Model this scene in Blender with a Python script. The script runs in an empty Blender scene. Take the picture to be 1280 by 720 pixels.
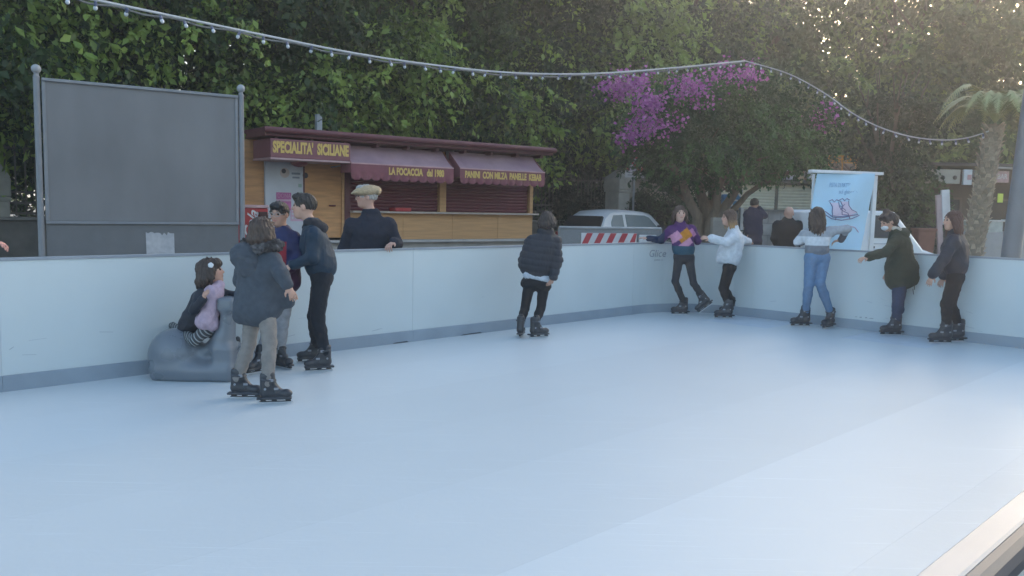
import bpy, bmesh, math, random
import numpy as np
from mathutils import Vector, Matrix
R = math.radians
random.seed(7)
SC = bpy.context.scene
COL = SC.collection

# ---------------------------------------------------------------- camera
F = 1050.0                      # focal length in pixels of the 1280 wide photograph
HC = 1.51                       # eye height
CAM_M = Matrix.Rotation(R(90 - 5.467), 3, 'X') @ Matrix.Rotation(R(1.18), 3, 'Z')
cam_d = bpy.data.cameras.new('camera')
cam = bpy.data.objects.new('camera', cam_d); COL.objects.link(cam)
cam_d.sensor_width = 36.0
cam_d.lens = 36.0 * F / 1280.0
cam_d.clip_start = 0.02; cam_d.clip_end = 2000
cam.matrix_world = Matrix.Translation((0, 0, HC)) @ CAM_M.to_4x4()
SC.camera = cam

# ---------------------------------------------------------------- sky and sun
SUN_EL, SUN_AZ = R(13), R(33)   # azimuth clockwise from +Y: ahead and to the right, behind the trees
w = bpy.data.worlds.new('World'); SC.world = w; w.use_nodes = True
nt = w.node_tree; bg = nt.nodes['Background']
sky = nt.nodes.new('ShaderNodeTexSky'); sky.sky_type = 'NISHITA'; sky.sun_disc = False
sky.sun_elevation = SUN_EL; sky.sun_rotation = SUN_AZ
sky.air_density = 1.0; sky.dust_density = 2.5; sky.ozone_density = 1.0
nt.links.new(sky.outputs[0], bg.inputs[0]); bg.inputs[1].default_value = 0.12
sd = bpy.data.lights.new('sun', 'SUN'); sd.energy = 1.5; sd.angle = R(10); sd.color = (1.0, .88, .74)
sun = bpy.data.objects.new('sun', sd); COL.objects.link(sun)
sdir = Vector((math.sin(SUN_AZ) * math.cos(SUN_EL), math.cos(SUN_AZ) * math.cos(SUN_EL), math.sin(SUN_EL)))
sun.rotation_euler = sdir.to_track_quat('Z', 'Y').to_euler()
sun.location = (20, 20, 20)
SC.view_settings.view_transform = 'Standard'; SC.view_settings.look = 'None'
SC.view_settings.exposure = 2.25; SC.view_settings.gamma = 1
SC.cycles.use_denoising = True
SC.cycles.max_bounces = 6; SC.cycles.diffuse_bounces = 3; SC.cycles.glossy_bounces = 3
SC.cycles.transmission_bounces = 4; SC.cycles.transparent_max_bounces = 8
SC.cycles.sample_clamp_indirect = 6

# ---------------------------------------------------------------- helpers
def ray(px, py):
    d = CAM_M @ Vector(((px - 640) / F, -(py - 360) / F, -1.0))
    return d / d.y
def P(px, py, d):               # the point seen at this pixel, d metres ahead
    return Vector((0, 0, HC)) + ray(px, py) * d
def G(px, py, z=0.0):           # the point seen at this pixel at height z
    r = ray(px, py)
    return Vector((0, 0, HC)) + r * ((z - HC) / r.z)
def PL(px, py, p0, n):          # the point seen at this pixel on a plane
    r = ray(px, py); o = Vector((0, 0, HC))
    return o + r * ((p0 - o).dot(n) / r.dot(n))

def tag(o, label=None, cat=None, group=None, kind=None):
    if label: o['label'] = label
    if cat: o['category'] = cat
    if group: o['group'] = group
    if kind: o['kind'] = kind
    return o
def empty(name, label, cat, loc=(0, 0, 0), rz=0.0, group=None):
    o = bpy.data.objects.new(name, None); COL.objects.link(o)
    o.location = loc; o.rotation_euler = (0, 0, rz); o.empty_display_size = .2
    return tag(o, label, cat, group)
def link(name, me, m=None, parent=None, world=False):
    o = bpy.data.objects.new(name, me); COL.objects.link(o)
    if m is not None and not me.materials: me.materials.append(m)
    if parent is not None:
        o.parent = parent
        if world: o.matrix_parent_inverse = world_m(parent).inverted()
    return o
def world_m(o):
    m = Matrix.LocRotScale(o.location, o.rotation_euler, o.scale)
    return (world_m(o.parent) @ o.matrix_parent_inverse @ m) if o.parent else m
def dup(root, loc=None, rz=None, label=None):
    r = root.copy(); COL.objects.link(r)
    if loc is not None: r.location = loc
    if rz is not None: r.rotation_euler = (0, 0, rz)
    if label: r['label'] = label
    for ch in KIDS.get(root.name, []):
        c = ch.copy(); COL.objects.link(c); c.parent = r
    return r
KIDS = {}

class MB:
    """collects shapes into one mesh"""
    def __init__(s): s.v = []; s.f = []
    def add(s, vs, fs):
        n = len(s.v); s.v += [tuple(x) for x in vs]; s.f += [tuple(i + n for i in f) for f in fs]; return s
    def box(s, a, b, M=None, bev=0.0):
        x0, y0, z0 = a; x1, y1, z1 = b
        if bev <= 0:
            vs = [(x, y, z) for x in (x0, x1) for y in (y0, y1) for z in (z0, z1)]
            fs = [(0, 1, 3, 2), (4, 6, 7, 5), (0, 4, 5, 1), (2, 3, 7, 6), (0, 2, 6, 4), (1, 5, 7, 3)]
            fs = [f for f in fs]
        else:
            bm = bmesh.new()
            bmesh.ops.create_cube(bm, size=1)
            for v in bm.verts:
                v.co = Vector(((x0 + x1) / 2 + v.co.x * (x1 - x0), (y0 + y1) / 2 + v.co.y * (y1 - y0), (z0 + z1) / 2 + v.co.z * (z1 - z0)))
            bmesh.ops.bevel(bm, geom=bm.edges[:], offset=bev, segments=2, affect='EDGES', profile=.5)
            bm.verts.index_update()
            vs = [v.co.copy() for v in bm.verts]; fs = [tuple(v.index for v in f.verts) for f in bm.faces]; bm.free()
        if M is not None: vs = [M @ Vector(v) for v in vs]
        return s.add(vs, fs)
    def tube(s, pts, r, n=8, cap=True):
        pts = [Vector(p) for p in pts]
        rs = r if isinstance(r, (list, tuple)) else [r] * len(pts)
        vs = []; fs = []; up = None
        for i, p in enumerate(pts):
            t = (pts[min(i + 1, len(pts) - 1)] - pts[max(i - 1, 0)]).normalized()
            if up is None:
                up = t.orthogonal().normalized()
            up = (up - t * up.dot(t)).normalized(); sd_ = t.cross(up)
            for k in range(n):
                a = 2 * math.pi * k / n
                vs.append(p + (up * math.cos(a) + sd_ * math.sin(a)) * rs[i])
        for i in range(len(pts) - 1):
            for k in range(n):
                a, b = i * n + k, i * n + (k + 1) % n
                fs.append((a, b, b + n, a + n))
        if cap:
            fs.append(tuple(range(n - 1, -1, -1))); fs.append(tuple(range((len(pts) - 1) * n, len(pts) * n)))
        return s.add(vs, fs)
    def prism(s, poly, y0, y1, M=None):     # poly in x,z, extruded along y
        n = len(poly)
        vs = [(x, y0, z) for x, z in poly] + [(x, y1, z) for x, z in poly]
        fs = [tuple(range(n)), tuple(range(2 * n - 1, n - 1, -1))] + [(i, i + n, (i + 1) % n + n, (i + 1) % n) for i in range(n)]
        if M is not None: vs = [M @ Vector(v) for v in vs]
        return s.add(vs, fs)
    def lathe(s, prof, n=16, M=None):
        vs = []; fs = []
        for r_, z in prof:
            for k in range(n):
                a = 2 * math.pi * k / n; vs.append((r_ * math.cos(a), r_ * math.sin(a), z))
        for i in range(len(prof) - 1):
            for k in range(n):
                a, b = i * n + k, i * n + (k + 1) % n; fs.append((a, b, b + n, a + n))
        fs.append(tuple(range(n - 1, -1, -1))); fs.append(tuple(range((len(prof) - 1) * n, len(prof) * n)))
        if M is not None: vs = [M @ Vector(v) for v in vs]
        return s.add(vs, fs)
    def mesh(s, name='m', smooth=False):
        me = bpy.data.meshes.new(name); me.from_pydata(s.v, [], s.f)
        bm = bmesh.new(); bm.from_mesh(me); bmesh.ops.recalc_face_normals(bm, faces=bm.faces[:]); bm.to_mesh(me); bm.free()
        if smooth:
            me.polygons.foreach_set('use_smooth', [True] * len(me.polygons))
            try: me.set_sharp_from_angle(angle=R(40))
            except Exception: pass
        me.update(); return me
    def build(s, name, m, parent=None, smooth=False, world=False):
        return link(name, s.mesh(name, smooth), m, parent, world)

# ---------------------------------------------------------------- materials
_mats = {}
def mat(name, col, rough=.6, var=.12, scale=6.0, bump=0.0, bscale=None, metal=0.0, spec=.5, attr=False, rnd=0.0,
        emit=0.0, stretch=(1, 1, 1), col2=None, f2=.5, trans=0.0, coat=0.0, attrmul=True, rvar=0.0, alpha=1.0):
    if name in _mats: return _mats[name]
    m = bpy.data.materials.new(name); m.use_nodes = True; _mats[name] = m
    t = m.node_tree; N = t.nodes; L = t.links; b = N['Principled BSDF']
    tc = N.new('ShaderNodeTexCoord'); mp = N.new('ShaderNodeMapping'); mp.inputs['Scale'].default_value = stretch
    L.new(tc.outputs['Object'], mp.inputs[0])
    nz = N.new('ShaderNodeTexNoise'); nz.inputs['Scale'].default_value = scale; nz.inputs['Detail'].default_value = 6
    L.new(mp.outputs[0], nz.inputs['Vector'])
    mr = N.new('ShaderNodeMapRange'); mr.inputs[1].default_value = .3; mr.inputs[2].default_value = .7
    mr.inputs[3].default_value = 1 - var; mr.inputs[4].default_value = 1 + var
    L.new(nz.outputs[0], mr.inputs[0])
    if attr:
        src = N.new('ShaderNodeAttribute'); src.attribute_name = 'Col'; cs = src.outputs['Color']
    elif col2 is not None:
        mx = N.new('ShaderNodeMix'); mx.data_type = 'RGBA'
        mx.inputs[6].default_value = (*col, 1); mx.inputs[7].default_value = (*col2, 1)
        n2 = N.new('ShaderNodeTexNoise'); n2.inputs['Scale'].default_value = scale * .37; n2.inputs['Detail'].default_value = 4
        L.new(mp.outputs[0], n2.inputs['Vector'])
        r2 = N.new('ShaderNodeMapRange'); r2.inputs[1].default_value = f2 - .12; r2.inputs[2].default_value = f2 + .12
        L.new(n2.outputs[0], r2.inputs[0]); L.new(r2.outputs[0], mx.inputs[0]); cs = mx.outputs[2]
    else:
        rgb = N.new('ShaderNodeRGB'); rgb.outputs[0].default_value = (*col, 1); cs = rgb.outputs[0]
    fac = mr.outputs[0]
    if rnd:
        oi = N.new('ShaderNodeObjectInfo'); m2 = N.new('ShaderNodeMapRange')
        m2.inputs[3].default_value = 1 - rnd; m2.inputs[4].default_value = 1 + rnd
        L.new(oi.outputs['Random'], m2.inputs[0])
        mm = N.new('ShaderNodeMath'); mm.operation = 'MULTIPLY'; L.new(fac, mm.inputs[0]); L.new(m2.outputs[0], mm.inputs[1]); fac = mm.outputs[0]
    vm = N.new('ShaderNodeVectorMath'); vm.operation = 'SCALE'; L.new(cs, vm.inputs[0]); L.new(fac, vm.inputs['Scale'])
    L.new(vm.outputs[0], b.inputs['Base Color'])
    b.inputs['Roughness'].default_value = rough; b.inputs['Metallic'].default_value = metal
    b.inputs['Specular IOR Level'].default_value = spec
    if coat: b.inputs['Coat Weight'].default_value = coat; b.inputs['Coat Roughness'].default_value = .1
    if trans: b.inputs['Transmission Weight'].default_value = trans
    if alpha < 1: b.inputs['Alpha'].default_value = alpha
    if rvar:
        r3 = N.new('ShaderNodeMapRange'); r3.inputs[1].default_value = .3; r3.inputs[2].default_value = .7
        r3.inputs[3].default_value = max(0, rough - rvar); r3.inputs[4].default_value = rough + rvar
        L.new(nz.outputs[0], r3.inputs[0]); L.new(r3.outputs[0], b.inputs['Roughness'])
    if emit:
        b.inputs['Emission Color'].default_value = (*col, 1); b.inputs['Emission Strength'].default_value = emit
    if bump:
        n3 = N.new('ShaderNodeTexNoise'); n3.inputs['Scale'].default_value = bscale or scale * 3; n3.inputs['Detail'].default_value = 5
        L.new(mp.outputs[0], n3.inputs['Vector'])
        bp = N.new('ShaderNodeBump'); bp.inputs['Strength'].default_value = bump; bp.inputs['Distance'].default_value = .01
        L.new(n3.outputs[0], bp.inputs['Height']); L.new(bp.outputs[0], b.inputs['Normal'])
    return m

def leaf_mat(name, rough=.45, tr=.35):
    m = bpy.data.materials.new(name); m.use_nodes = True
    t = m.node_tree; N = t.nodes; L = t.links; b = N['Principled BSDF']; out = N['Material Output']
    a = N.new('ShaderNodeAttribute'); a.attribute_name = 'Col'
    L.new(a.outputs['Color'], b.inputs['Base Color']); b.inputs['Roughness'].default_value = rough
    b.inputs['Specular IOR Level'].default_value = .35
    tl = N.new('ShaderNodeBsdfTranslucent'); L.new(a.outputs['Color'], tl.inputs['Color'])
    mx = N.new('ShaderNodeMixShader'); mx.inputs[0].default_value = tr
    L.new(b.outputs[0], mx.inputs[1]); L.new(tl.outputs[0], mx.inputs[2]); L.new(mx.outputs[0], out.inputs[0])
    return m

# ---------------------------------------------------------------- soft bodies from distance fields
class Sdf:
    def __init__(s, k=.02): s.pr = []; s.k = k
    def cap(s, a, b, ra, rb=None, k=None, flat=None, sub=False):
        s.pr.append(('c', np.array(a, float), np.array(b, float), ra, ra if rb is None else rb, s.k if k is None else k, flat, sub)); return s
    def ell(s, c, r, ax=None, k=None, sub=False):       # ax: three unit axes (rows)
        A = np.eye(3) if ax is None else np.array([list(x) for x in ax], float)
        s.pr.append(('e', np.array(c, float), np.array(r, float), A, None, s.k if k is None else k, None, sub)); return s
    def box(s, c, h, rad, ax=None, k=None, sub=False):
        A = np.eye(3) if ax is None else np.array([list(x) for x in ax], float)
        s.pr.append(('b', np.array(c, float), np.array(h, float), A, rad, s.k if k is None else k, None, sub)); return s
    def _bb(s, p):
        if p[0] == 'c':
            m = max(p[3], p[4]) * (max(1, p[6][1]) if p[6] else 1)
            return np.minimum(p[1], p[2]) - m, np.maximum(p[1], p[2]) + m
        r = np.linalg.norm(p[2]) if p[0] == 'b' else p[2].max()
        return p[1] - r - .01, p[1] + r + .01
    def field(s, vox):
        bbs = [s._bb(p) for p in s.pr if not p[7]]
        lo = np.min([b[0] for b in bbs], 0) - 3 * vox; hi = np.max([b[1] for b in bbs], 0) + 3 * vox
        n = np.ceil((hi - lo) / vox).astype(int) + 1
        f = np.full(n, .2, np.float32)
        for p in s.pr:
            k = p[5]
            b0, b1 = s._bb(p)
            i0 = np.clip(np.floor((b0 - k - 2 * vox - lo) / vox).astype(int), 0, n - 1)
            i1 = np.clip(np.ceil((b1 + k + 2 * vox - lo) / vox).astype(int) + 1, 1, n)
            if np.any(i1 <= i0): continue
            X = (lo[0] + vox * np.arange(i0[0], i1[0]))[:, None, None]
            Y = (lo[1] + vox * np.arange(i0[1], i1[1]))[None, :, None]
            Z = (lo[2] + vox * np.arange(i0[2], i1[2]))[None, None, :]
            if p[0] == 'c':
                a, b, ra, rb, fl = p[1], p[2], p[3], p[4], p[6]
                ab = b - a; L2 = max(ab @ ab, 1e-9)
                x, y, z = X - a[0], Y - a[1], Z - a[2]
                t = np.clip((x * ab[0] + y * ab[1] + z * ab[2]) / L2, 0, 1)
                x = x - t * ab[0]; y = y - t * ab[1]; z = z - t * ab[2]
                d2 = x * x + y * y + z * z
                if fl:
                    wv, q = np.array(fl[0], float), fl[1]
                    wc = x * wv[0] + y * wv[1] + z * wv[2]
                    d2 = d2 - wc * wc * (1 - 1 / (q * q))
                d = np.sqrt(np.maximum(d2, 0)) - (ra + (rb - ra) * t)
            else:
                A = p[3]; x, y, z = X - p[1][0], Y - p[1][1], Z - p[1][2]
                q = [x * A[i][0] + y * A[i][1] + z * A[i][2] for i in range(3)]
                if p[0] == 'e':
                    r = p[2]
                    k0 = np.sqrt(sum((q[i] / r[i]) ** 2 for i in range(3))); k1 = np.sqrt(sum((q[i] / r[i] ** 2) ** 2 for i in range(3)))
                    d = k0 * (k0 - 1) / np.maximum(k1, 1e-6)
                else:
                    h, rr = p[2], p[4]
                    e = [np.abs(q[i]) - h[i] + rr for i in range(3)]
                    d = np.sqrt(sum(np.maximum(e_, 0) ** 2 for e_ in e)) + np.minimum(np.maximum(np.maximum(e[0], e[1]), e[2]), 0) - rr
            sl = tuple(slice(i0[i], i1[i]) for i in range(3)); g = f[sl]
            if p[7]:
                h = np.maximum(k - np.abs(g + d), 0) / max(k, 1e-6); f[sl] = np.maximum(g, -d) + h * h * k * .25
            else:
                h = np.maximum(k - np.abs(g - d), 0) / max(k, 1e-6); f[sl] = np.minimum(g, d) - h * h * k * .25
        return f, lo
    def mesh(s, name, vox=.008, disp=None, col=None, dec=1.0, hook=None):
        f, lo = s.field(vox)
        if hook: hook(f, lo, vox)
        V, Q = nets(f, lo, vox)
        if disp is not None:
            g = np.gradient(f, vox) if False else None
            nrm = vnorm(V, Q)
            V = V + nrm * disp(V, nrm)[:, None]
        me = np_mesh(name, V, Q)
        if dec < 1:
            o = bpy.data.objects.new('tmp', me); COL.objects.link(o)
            md = o.modifiers.new('d', 'DECIMATE'); md.ratio = dec
            bpy.context.view_layer.update()
            ev = o.evaluated_get(bpy.context.evaluated_depsgraph_get())
            m2 = bpy.data.meshes.new_from_object(ev); bpy.data.objects.remove(o); bpy.data.meshes.remove(me); me = m2; me.name = name
            me.polygons.foreach_set('use_smooth', [True] * len(me.polygons))
        if col is not None: paint(me, col)
        return me
def vnorm(V, Q):
    n = np.zeros_like(V); c = np.cross(V[Q[:, 2]] - V[Q[:, 0]], V[Q[:, 3]] - V[Q[:, 1]])
    for i in range(4): np.add.at(n, Q[:, i], c)
    return n / np.maximum(np.linalg.norm(n, axis=1), 1e-12)[:, None]
def np_mesh(name, V, Q, smooth=True):
    me = bpy.data.meshes.new(name); k = Q.shape[1]
    me.vertices.add(len(V)); me.vertices.foreach_set('co', np.ascontiguousarray(V, np.float32).ravel())
    me.loops.add(Q.size); me.loops.foreach_set('vertex_index', np.ascontiguousarray(Q, np.int32).ravel())
    me.polygons.add(len(Q)); me.polygons.foreach_set('loop_start', np.arange(len(Q), dtype=np.int32) * k)
    me.polygons.foreach_set('loop_total', np.full(len(Q), k, np.int32))
    if smooth: me.polygons.foreach_set('use_smooth', np.ones(len(Q), bool))
    me.update(calc_edges=True); return me
def paint(me, col):
    n = len(me.vertices); co = np.empty(n * 3, np.float32); me.vertices.foreach_get('co', co); co = co.reshape(-1, 3)
    c = np.ones((n, 4), np.float32); c[:, :3] = col(co)
    at = me.color_attributes.new('Col', 'FLOAT_COLOR', 'POINT'); at.data.foreach_set('color', c.ravel())
def nets(f, lo, vox):
    ins = f < 0
    nx, ny, nz = f.shape
    cnt = np.zeros((nx - 1, ny - 1, nz - 1), np.int8)
    C = [(a, b, c) for a in (0, 1) for b in (0, 1) for c in (0, 1)]
    for a, b, c in C: cnt += ins[a:nx - 1 + a, b:ny - 1 + b, c:nz - 1 + c]
    act = np.argwhere((cnt > 0) & (cnt < 8))
    idx = np.full(cnt.shape, -1, np.int32); idx[tuple(act.T)] = np.arange(len(act))
    vals = {c: f[act[:, 0] + c[0], act[:, 1] + c[1], act[:, 2] + c[2]] for c in C}
    acc = np.zeros((len(act), 3)); num = np.zeros(len(act))
    for c in C:
        for ax in range(3):
            if c[ax] == 0:
                e = list(c); e[ax] = 1; e = tuple(e)
                fa, fb = vals[c], vals[e]; m = (fa < 0) != (fb < 0)
                t = np.where(m, fa / np.where(m, fa - fb, 1), 0)
                p = np.repeat(np.array(c, float)[None], len(act), 0); p[:, ax] = t
                acc[m] += p[m]; num[m] += 1
    V = lo + vox * (act + acc / num[:, None])
    Q = []
    for ax in range(3):
        a, b = (ax + 1) % 3, (ax + 2) % 3
        s0 = [slice(1, -1)] * 3; s1 = [slice(1, -1)] * 3
        s0[ax] = slice(0, -1); s1[ax] = slice(1, None)
        A, B = ins[tuple(s0)], ins[tuple(s1)]
        for flip, m in ((0, A & ~B), (1, ~A & B)):
            e = np.argwhere(m)
            if not len(e): continue
            e = e + 1; e[:, ax] -= 1
            def at(da, db):
                q = e.copy(); q[:, a] += da; q[:, b] += db; return idx[tuple(q.T)]
            q = np.stack([at(-1, -1), at(0, -1), at(0, 0), at(-1, 0)], 1)
            if flip: q = q[:, ::-1]
            Q.append(q)
    return V, np.concatenate(Q)

def fabric_noise(seed, amp=.004, wl=.09, dirz=.4):
    r = np.random.RandomState(seed)
    D = r.normal(size=(5, 3)); D[:, 2] *= dirz * 2; D /= np.linalg.norm(D, axis=1)[:, None]
    E = r.normal(size=(5, 3)); ph = r.rand(5) * 6.28; fr = 2 * math.pi / (wl * (0.6 + r.rand(5)))
    def fn(V, n):
        o = np.zeros(len(V))
        for i in range(5):
            a = V @ D[i] * fr[i] + ph[i] + 1.6 * np.sin(V @ E[i] * fr[i] * .35 + ph[i])
            o += (1 - np.abs(np.sin(a * .5))) ** 2 - .35
        return o * amp * .6
    return fn
def hair_noise(seed, c, amp=.005):
    r = np.random.RandomState(seed); c = np.array(c)
    def fn(V, n):
        q = V - c; a = np.arctan2(q[:, 1], q[:, 0])
        z = q[:, 2]
        return amp * (np.sin(a * 17 + 6 * np.sin(z * 18 + r.rand())) * .6 + np.sin(a * 31 + 9 * z * 5) * .5 + np.sin(z * 40 + a * 5) * .3)
    return fn
# ================================================================ the rink
U = Vector((1, 1, 0)).normalized(); V = Vector((1, -1, 0)).normalized()   # along the long wall / along the short wall
Zv = Vector((0, 0, 1))
def uv(p): return p.dot(U), p.dot(V)
WALL_H = 1.05
V0 = float(np.mean([uv(G(*p, .016))[1] for p in ((0, 491), (184, 466.5), (420, 439.5), (620, 413.5), (700, 404), (800, 391.5))]))
U1 = float(np.mean([uv(G(*p, .016))[0] for p in ((940, 396), (1020, 405.5), (1202, 427), (1280, 435.5))]))
V1, U0 = -0.357, -7.0
print('rink', V0, U1)
def W(u, v, z=0.0): return U * u + V * v + Zv * z

STRIP = [.96, .98, .95, .965, .99, 1.06, 1.045, 1.06]  # tone per panel strip; the lighter near strips also paint in reflected sky
m_ices = [mat('ice_plastic_%d' % i, (.56 * q, .62 * q, .64 * q), rough=.40, var=.018, scale=.9, rnd=.006, spec=.35, bump=.12, bscale=26) for i, q in enumerate(STRIP)]
for m_ in m_ices:                       # fine skate scratches in crossing directions
    t = m_.node_tree; N = t.nodes; L = t.links; b_ = N['Principled BSDF']; src = b_.inputs['Base Color'].links[0].from_socket
    tc = N.new('ShaderNodeTexCoord'); acc = None
    for rot, sc, th in ((.5, (1.2, 60, 1), .64), (-.9, (1.6, 75, 1), .66), (1.9, (.8, 50, 1), .66)):
        mp = N.new('ShaderNodeMapping'); mp.inputs['Rotation'].default_value = (0, 0, rot); mp.inputs['Scale'].default_value = sc
        L.new(tc.outputs['Object'], mp.inputs[0]); nz = N.new('ShaderNodeTexNoise'); nz.inputs['Scale'].default_value = 1.0; nz.inputs['Detail'].default_value = 3
        nz.inputs['Distortion'].default_value = .3
        L.new(mp.outputs[0], nz.inputs['Vector']); mr = N.new('ShaderNodeMapRange'); mr.inputs[1].default_value = th; mr.inputs[2].default_value = th + .06
        L.new(nz.outputs[0], mr.inputs[0])
        if acc is None: acc = mr.outputs[0]
        else:
            a_ = N.new('ShaderNodeMath'); a_.operation = 'MAXIMUM'; L.new(acc, a_.inputs[0]); L.new(mr.outputs[0], a_.inputs[1]); acc = a_.outputs[0]
    k_ = N.new('ShaderNodeMath'); k_.operation = 'MULTIPLY_ADD'; k_.inputs[1].default_value = .09; k_.inputs[2].default_value = 1.0; L.new(acc, k_.inputs[0])
    v_ = N.new('ShaderNodeVectorMath'); v_.operation = 'SCALE'; L.new(src, v_.inputs[0]); L.new(k_.outputs[0], v_.inputs['Scale']); L.new(v_.outputs[0], b_.inputs['Base Color'])
m_board = mat('board_white', (.55, .60, .605), rough=.42, var=.03, scale=1.5, rnd=.012)
m_kick = mat('kick_blue_grey', (.27, .32, .37), rough=.45, var=.08, scale=3)
m_rail = mat('rail_grey', (.27, .295, .33), rough=.4, var=.06)
m_rail2 = mat('rail_rubber', (.07, .078, .095), rough=.5, var=.08)
m_asphalt = mat('asphalt', (.085, .085, .088), rough=.85, var=.2, scale=2.2, bump=.5, bscale=70, col2=(.12, .118, .115))
m_pave = mat('paving', (.16, .16, .165), rough=.8, var=.15, scale=3, bump=.3, bscale=40)

g = MB(); S = 420
g.add([(-S, -S, 0), (S, -S, 0), (S, S, 0), (-S, S, 0)], [(0, 1, 2, 3)])
tag(g.build('ground', m_asphalt), kind='structure')
# rink deck under the plastic panels
g = MB(); vs = [W(U0 - .1, V0 - .1, .012), W(U1 + .1, V0 - .1, .012), W(U1 + .1, V1 + .1, .012), W(U0 - .1, V1 + .1, .012)]
vs = [(x[0], x[1], .012) for x in vs]
g.add(vs, [(0, 1, 2, 3)])
rink = tag(g.build('rink_floor', mat('rink_sub', (.5, .575, .64), rough=.5, var=.05)), kind='structure')
RC = 1.05                                                 # corner radius
def arc_path(close=.0, step=8):
    """inner face of the boards, from the far left end, round the far corner, the right corner, back along the near side"""
    pts = []
    def lin(u0, v0, u1, v1, n):
        for i in range(n): pts.append((u0 + (u1 - u0) * i / n, v0 + (v1 - v0) * i / n))
    def arc(cu, cv, a0, a1, n):
        for i in range(n): a = a0 + (a1 - a0) * i / n; pts.append((cu + RC * math.cos(a), cv + RC * math.sin(a)))
    lin(U0 + RC, V0, U1 - RC, V0, 60); arc(U1 - RC, V0 + RC, -math.pi / 2, 0, 12)
    lin(U1, V0 + RC, U1, V1 - RC, 18); arc(U1 - RC, V1 - RC, 0, math.pi / 2, 12)
    lin(U1 - RC, V1, U0 + RC, V1, 60); arc(U0 + RC, V1 - RC, math.pi / 2, math.pi, 12)
    lin(U0, V1 - RC, U0, V0 + RC, 18); arc(U0 + RC, V0 + RC, math.pi, 1.5 * math.pi, 12)
    pts.append(pts[0]); return pts
path = arc_path()
cum = [0.0]
for a, b in zip(path, path[1:]): cum.append(cum[-1] + math.dist(a, b))
def path_at(s_):
    s_ = s_ % cum[-1]
    i = max(0, min(len(path) - 2, int(np.searchsorted(cum, s_, side='right')) - 1))
    t = (s_ - cum[i]) / (cum[i + 1] - cum[i]); a, b = path[i], path[i + 1]
    du, dv = b[0] - a[0], b[1] - a[1]; L = math.hypot(du, dv)
    return (a[0] + du * t, a[1] + dv * t), (dv / L, -du / L)      # outward normal
def sweep(prof, s0, s1, step=.16):
    """closed profile (outward offset, z) swept along the boards between two arc lengths"""
    n = max(2, int((s1 - s0) / step) + 1) ; mb = MB(); k = len(prof); vs = []
    for i in range(n + 1):
        (u, v), (nu, nv) = path_at(min(s0 + (s1 - s0) * i / n, cum[-1] - 1e-6))
        for o, z in prof: vs.append(W(u + nu * o, v + nv * o, z))
    fs = [(i * k + j, i * k + (j + 1) % k, (i + 1) * k + (j + 1) % k, (i + 1) * k + j) for i in range(n) for j in range(k)]
    fs += [tuple(range(k)), tuple(range(n * k, n * k + k))[::-1]]
    return mb.add(vs, fs)
barrier = empty('rink_barrier', 'low white board wall with blue-grey kick strip running round the skating rink', 'rink barrier')
total = cum[-1]; PWL = 2.0; npan = int(round(total / PWL)); PWL = total / npan
OFF = 1.70
for i in range(npan):
    a, b = OFF + i * PWL + .0012, OFF + (i + 1) * PWL - .0012
    if i == npan - 1: pass
    def seg(prof, name, m, a=a, b=b):
        if a < total < b:                      # crosses the seam of the loop
            sweep(prof, a, total - 1e-4).build(name, m, barrier); a, b = 0.0, b - total
        elif a >= total: a, b = a - total, b - total
        return sweep(prof, a, b).build(name, m, barrier, smooth=False)
    bp_ = seg([(0, .02), (0, 1.025), (.014, 1.025), (.014, .02)], 'board_panel', m_board)
    seg([(-.012, .014), (-.012, .137), (-.006, .142), (-.0015, .142), (-.0015, .014)], 'kick_plate', m_kick)
    seg([(-.008, 1.0262), (-.008, 1.047), (-.005, 1.05), (.031, 1.05), (.035, 1.047), (.035, 1.0262)], 'top_rail', m_rail)
    seg([(.0355, 1.0), (.0355, 1.046), (.046, 1.044), (.054, 1.036), (.058, 1.022), (.055, 1.0)], 'edge_strip', m_rail2)
    (u, v), (nu, nv) = path_at(a + .02)
    M = Matrix.Translation(W(u + nu * .034, v + nv * .034)) @ Matrix.Rotation(math.atan2((U * nu + V * nv).y, (U * nu + V * nv).x), 4, 'Z')
    if i % 2: MB().box((-.3, -.020, .0135), (-.02, -.0128, .024), Matrix.Translation(W(u + nu * 0, v + nv * 0)) @ Matrix.Rotation(math.atan2((U * -nv + V * nu).y, (U * -nv + V * nu).x), 4, 'Z')) if False else None
    MB().box((-.018, -.02, .013), (.0, .02, 1.024), M).build('post', m_rail2, barrier)
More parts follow.
